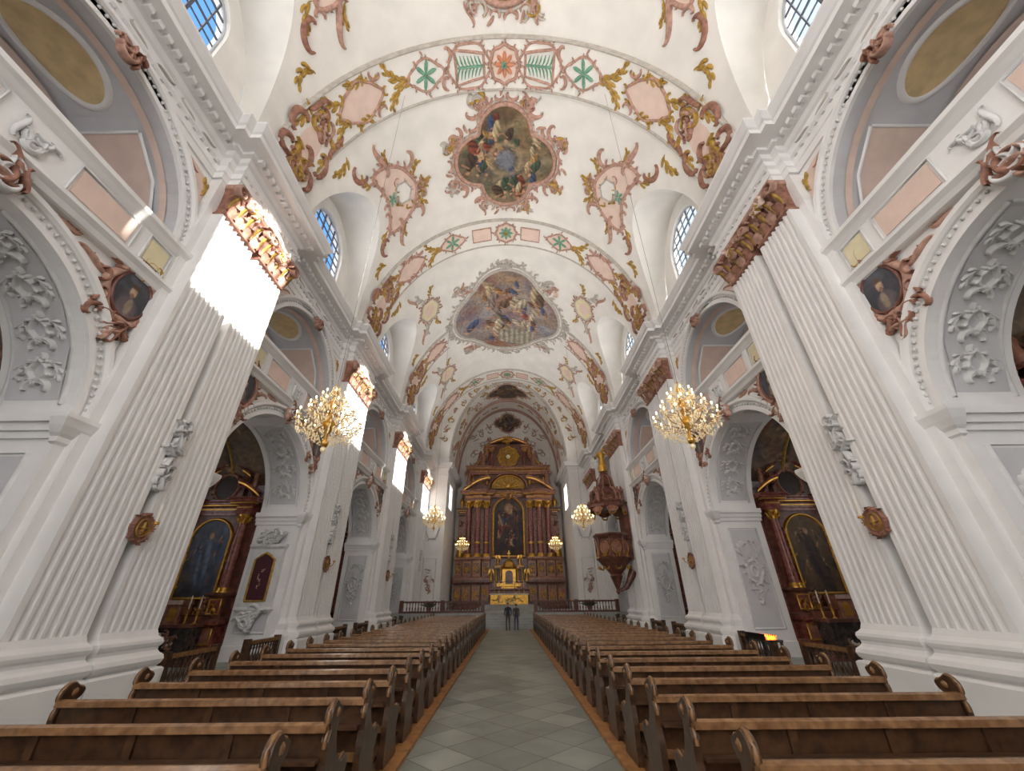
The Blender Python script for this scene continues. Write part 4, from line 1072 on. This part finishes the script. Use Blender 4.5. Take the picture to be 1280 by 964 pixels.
vs_ = MB()
vs_.box(-.55, .55, -.28, .28, .78, .84, BLACKM)
for x in (-.5, .5):
    for y in (-.24, .24): vs_.box(x-.03, x+.03, y-.03, y+.03, 0, .78, BLACKM)
vs_.box(-.55, .55, -.28, .28, .3, .33, BLACKM); vs_.box(-.55, .55, .24, .28, .84, 1.0, IRON)
for i in range(9):
    for j in range(3):
        x, y = -.44+i*.11, -.16+j*.13; vs_.lathe(x, y, [(.03, .84), (.035, .92)], VOTIVE if (i+j) % 3 else CANDLE, 8)
        vs_.sphere((x, y, .94), .015, VOTIVE, 5, 4)
vs_.build('votive_candle_stand', (8.0, 14.6, 0), rot=(0, 0, pi/2))
GREENP = mat('foliage', (58, 84, 44), .6, var=.3)
def plant(x, y, z):
    mb = MB(); r = random.Random(int(x*7)); mb.lathe(0, 0, [(.16, 0), (.22, .35), (.25, .36), (.25, .4), (.18, .4)], BROWNST, 12)
    for k in range(40):
        a = r.uniform(0, 6.28); L = r.uniform(.5, .9); e = r.uniform(.3, 1.3)
        pts = [(L*t*cos(a)*cos(e*(1-.3*t)), L*t*sin(a)*cos(e*(1-.3*t)), .38+L*t*sin(e)*(1.1-.4*t)) for t in (0, .3, .6, .85, 1)]
        mb.tube(pts, [.01, .035, .045, .03, .004], GREENP, 4)
    mb.build('potted_plant', (x, y, z))
plant(-6.9, 38.3, 1.0); plant(6.9, 38.3, 1.0)

# ------------------------------------------------------------------ people
SKIN = mat('skin', (206, 160, 132), .55); HAIR = mat('hair', (60, 42, 30), .6); HAIR2 = mat('hair_light', (120, 90, 60), .6)
JKT = mat('navy_jacket', (38, 42, 54), .8); JKT2 = mat('charcoal_coat', (74, 68, 68), .8); JEAN = mat('jeans', (66, 82, 112), .8); PANT = mat('grey_trousers', (84, 80, 80), .8); SHOE = mat('shoes', (30, 26, 24), .5)
def person(name, loc, rz, h, top, pants, hair, step=.0, longh=False):
    S = h/1.72; V = []; E = []; RR = []
    def v(p, r): V.append(tuple(c*S for c in p)); RR.append(tuple(x*S for x in (r if isinstance(r, tuple) else (r, r)))); return len(V)-1
    pel = v((0, 0, .96), (.15, .11)); wa = v((0, 0, 1.1), (.135, .1)); ch = v((0, -.01, 1.3), (.16, .11)); nb = v((0, -.01, 1.44), (.08, .07)); nk = v((0, .0, 1.51), .052); hd = v((0, .01, 1.56), .05)
    E += [(pel, wa), (wa, ch), (ch, nb), (nb, nk), (nk, hd)]
    for e in (-1, 1):
        hp = v((e*.095, 0, .88), .09); kn = v((e*.105, .03+e*step*.5, .5), .062); an = v((e*.11, -.02+e*step, .1), .042); he = v((e*.112, .02+e*step, .045), .042); to = v((e*.125, .16+e*step, .03), .032)
        E += [(pel, hp), (hp, kn), (kn, an), (an, he), (he, to)]
        sh = v((e*.185, -.01, 1.4), .062); el = v((e*.235, -.04, 1.12), .046); wr = v((e*.225, .08, .9), .03); pa = v((e*.222, .1, .83), (.024, .036))
        E += [(ch, sh), (sh, el), (el, wr), (wr, pa)]
        for k in range(4):
            L = (.07, .082, .076, .06)[k]; f1 = v((e*.22, .08+.018*k, .79), .0095); f2 = v((e*.212, .085+.018*k, .79-L*.55), .0085); f3 = v((e*.2, .09+.018*k, .79-L), .007)
            E += [(pa, f1), (f1, f2), (f2, f3)]
        t1 = v((e*.205, .13, .83), .011); t2 = v((e*.198, .145, .79), .009); E += [(pa, t1), (t1, t2)]
    me = bpy.data.meshes.new(name); me.from_pydata(V, E, []); ob = bpy.data.objects.new(name+'_tmp', me); bpy.context.collection.objects.link(ob)
    md = ob.modifiers.new('s', 'SKIN'); md.use_smooth_shade = True
    for i, r in enumerate(RR): me.skin_vertices[0].data[i].radius = r
    me.skin_vertices[0].data[0].use_root = True
    ob.modifiers.new('ss', 'SUBSURF').levels = 2
    dg = bpy.context.evaluated_depsgraph_get(); em_ = bpy.data.meshes.new_from_object(ob.evaluated_get(dg))
    bpy.data.objects.remove(ob)
    for m in (SKIN, top, pants, SHOE): em_.materials.append(m)
    for p in em_.polygons:
        c = p.center/S; k = 0
        if c.z < .085: k = 3
        elif c.z > 1.475: k = 0
        elif abs(c.x) > .165 and c.z < .9: k = 0
        elif c.z > .9 or (abs(c.x) > .165 and c.z > .89): k = 1
        else: k = 2
        p.material_index = k; p.use_smooth = True
    body = inst('body', em_)
    hb = MB(); Z = 1.62
    rows = []
    for i in range(15):
        a = pi*i/14; row = []
        for j in range(18):
            b = 2*pi*j/18; x, y, z = sin(a)*cos(b), sin(a)*sin(b), -cos(a)
            rx = .075*(1-.18*max(0, -z)); yy = .094*y*(1-.1*max(0, -z)); q = 0
            if y > .85 and abs(z+.05) < .3: q = .022*(1-abs(z+.1)/.4)*max(0, 1-abs(x)*3)
            if y > .6 and abs(z-.12) < .12 and .2 < abs(x) < .5: q = -.006
            row.append((rx*x*S, (yy+q+.015)*S, (Z+.115*z)*S))
        rows.append(row)
    hb.grid(rows, SKIN, True, True)
    for e in (-1, 1):
        hb.sphere((e*.077*S, .01*S, 1.615*S), .022*S, SKIN, 6, 5, (.4, .8, 1.3)); hb.sphere((e*.028*S, .098*S, 1.635*S), .009*S, HAIR, 6, 4)
    hb.box(-.022*S, .022*S, .1*S, .106*S, 1.566*S, 1.572*S, BURG)
    rows = []
    for i in range(10):
        a = pi*.5+pi*.5*i/9 if not longh else pi*(.22+.78*i/9); row = []
        for j in range(18):
            b = 2*pi*j/18; x, y, z = sin(a)*cos(b), sin(a)*sin(b), -cos(a)
            row.append((x*.083*S, (y*.1-.004 if y < .3 else y*.085)*S+.004*S, (Z+.02+.112*max(z, .35 if y > .3 else z))*S))
        rows.append(row)
    hb.grid(rows, hair, True, True)
    head = hb.build('head')
    par = bpy.data.objects.new(name, None); bpy.context.collection.objects.link(par); par.location = loc; par.rotation_euler = (0, 0, rz)
    body.parent = par; head.parent = par
person('man_visitor', (-.1, 32.6, 0), .1, 1.74, JKT, PANT, HAIR, .08)
person('woman_visitor', (.5, 33.1, 0), -.3, 1.68, JKT2, JEAN, HAIR2, .05, True)

# ------------------------------------------------------------------ light
w = bpy.data.worlds.new('sky'); bpy.context.scene.world = w; w.use_nodes = True
nt = w.node_tree; bg = nt.nodes['Background']
tc = nt.nodes.new('ShaderNodeTexCoord'); sp = nt.nodes.new('ShaderNodeSeparateXYZ'); nt.links.new(tc.outputs['Generated'], sp.inputs[0])
def mrange(src, a, b):
    m = nt.nodes.new('ShaderNodeMapRange'); m.inputs[1].default_value = a; m.inputs[2].default_value = b; nt.links.new(src, m.inputs[0]); return m.outputs[0]
def mixc(f, c1, c2):
    m = nt.nodes.new('ShaderNodeMix'); m.data_type = 'RGBA'; nt.links.new(f, m.inputs[0])
    for i_, c in ((6, c1), (7, c2)):
        if isinstance(c, tuple): m.inputs[i_].default_value = (*c, 1)
        else: nt.links.new(c, m.inputs[i_])
    return m.outputs[2]
side = mixc(mrange(sp.outputs['X'], -.2, .1), (.2, .5, 1.1), (.8, .95, 1.15))
full = mixc(mrange(sp.outputs['Y'], .1, -.25), side, (2.8, 2.75, 2.75))
nt.links.new(full, bg.inputs['Color']); bg.inputs['Strength'].default_value = 1.1

sun = bpy.data.lights.new('sun', 'SUN'); sun.energy = 24; sun.angle = .009; sun.color = (1, .96, .9)
so = bpy.data.objects.new('sun', sun); bpy.context.collection.objects.link(so)
so.rotation_euler = Vector((-18.3, 5.2, -6.5)).to_track_quat('-Z', 'Y').to_euler()
for sx in (1, -1):  # unseen fill lamps added above the cornice to brighten the vault
    for y0, y1 in ((-8, 10), (10, 26), (26, 41.5)):
        a = bpy.data.lights.new('vault_fill_light', 'AREA'); a.shape = 'RECTANGLE'; a.size = .2; a.size_y = (y1-y0); a.energy = (235 if y0 < 0 else 265)*(y1-y0)/16; a.color = (1, .975, .94)
        a.spread = radians(115)
        o = bpy.data.objects.new('vault_fill_light', a); bpy.context.collection.objects.link(o); o.location = (8.0*sx, (y0+y1)/2, 15.62)
        o.rotation_euler = (0, radians(180-42*sx), 0)

cam = bpy.data.cameras.new('camera'); co = bpy.data.objects.new('camera', cam); bpy.context.collection.objects.link(co)
cam.sensor_width = 36; cam.lens = 485/1280*36; cam.shift_x = 5.8/1280; cam.clip_end = 300
rot = Matrix.Rotation(radians(90+28.8), 4, 'X') @ Matrix.Rotation(radians(-.5), 4, 'Z')
co.location = (0, 0, 2.0); co.rotation_euler = rot.to_euler()
bpy.context.scene.camera = co
bpy.context.scene.view_settings.view_transform = 'Standard'
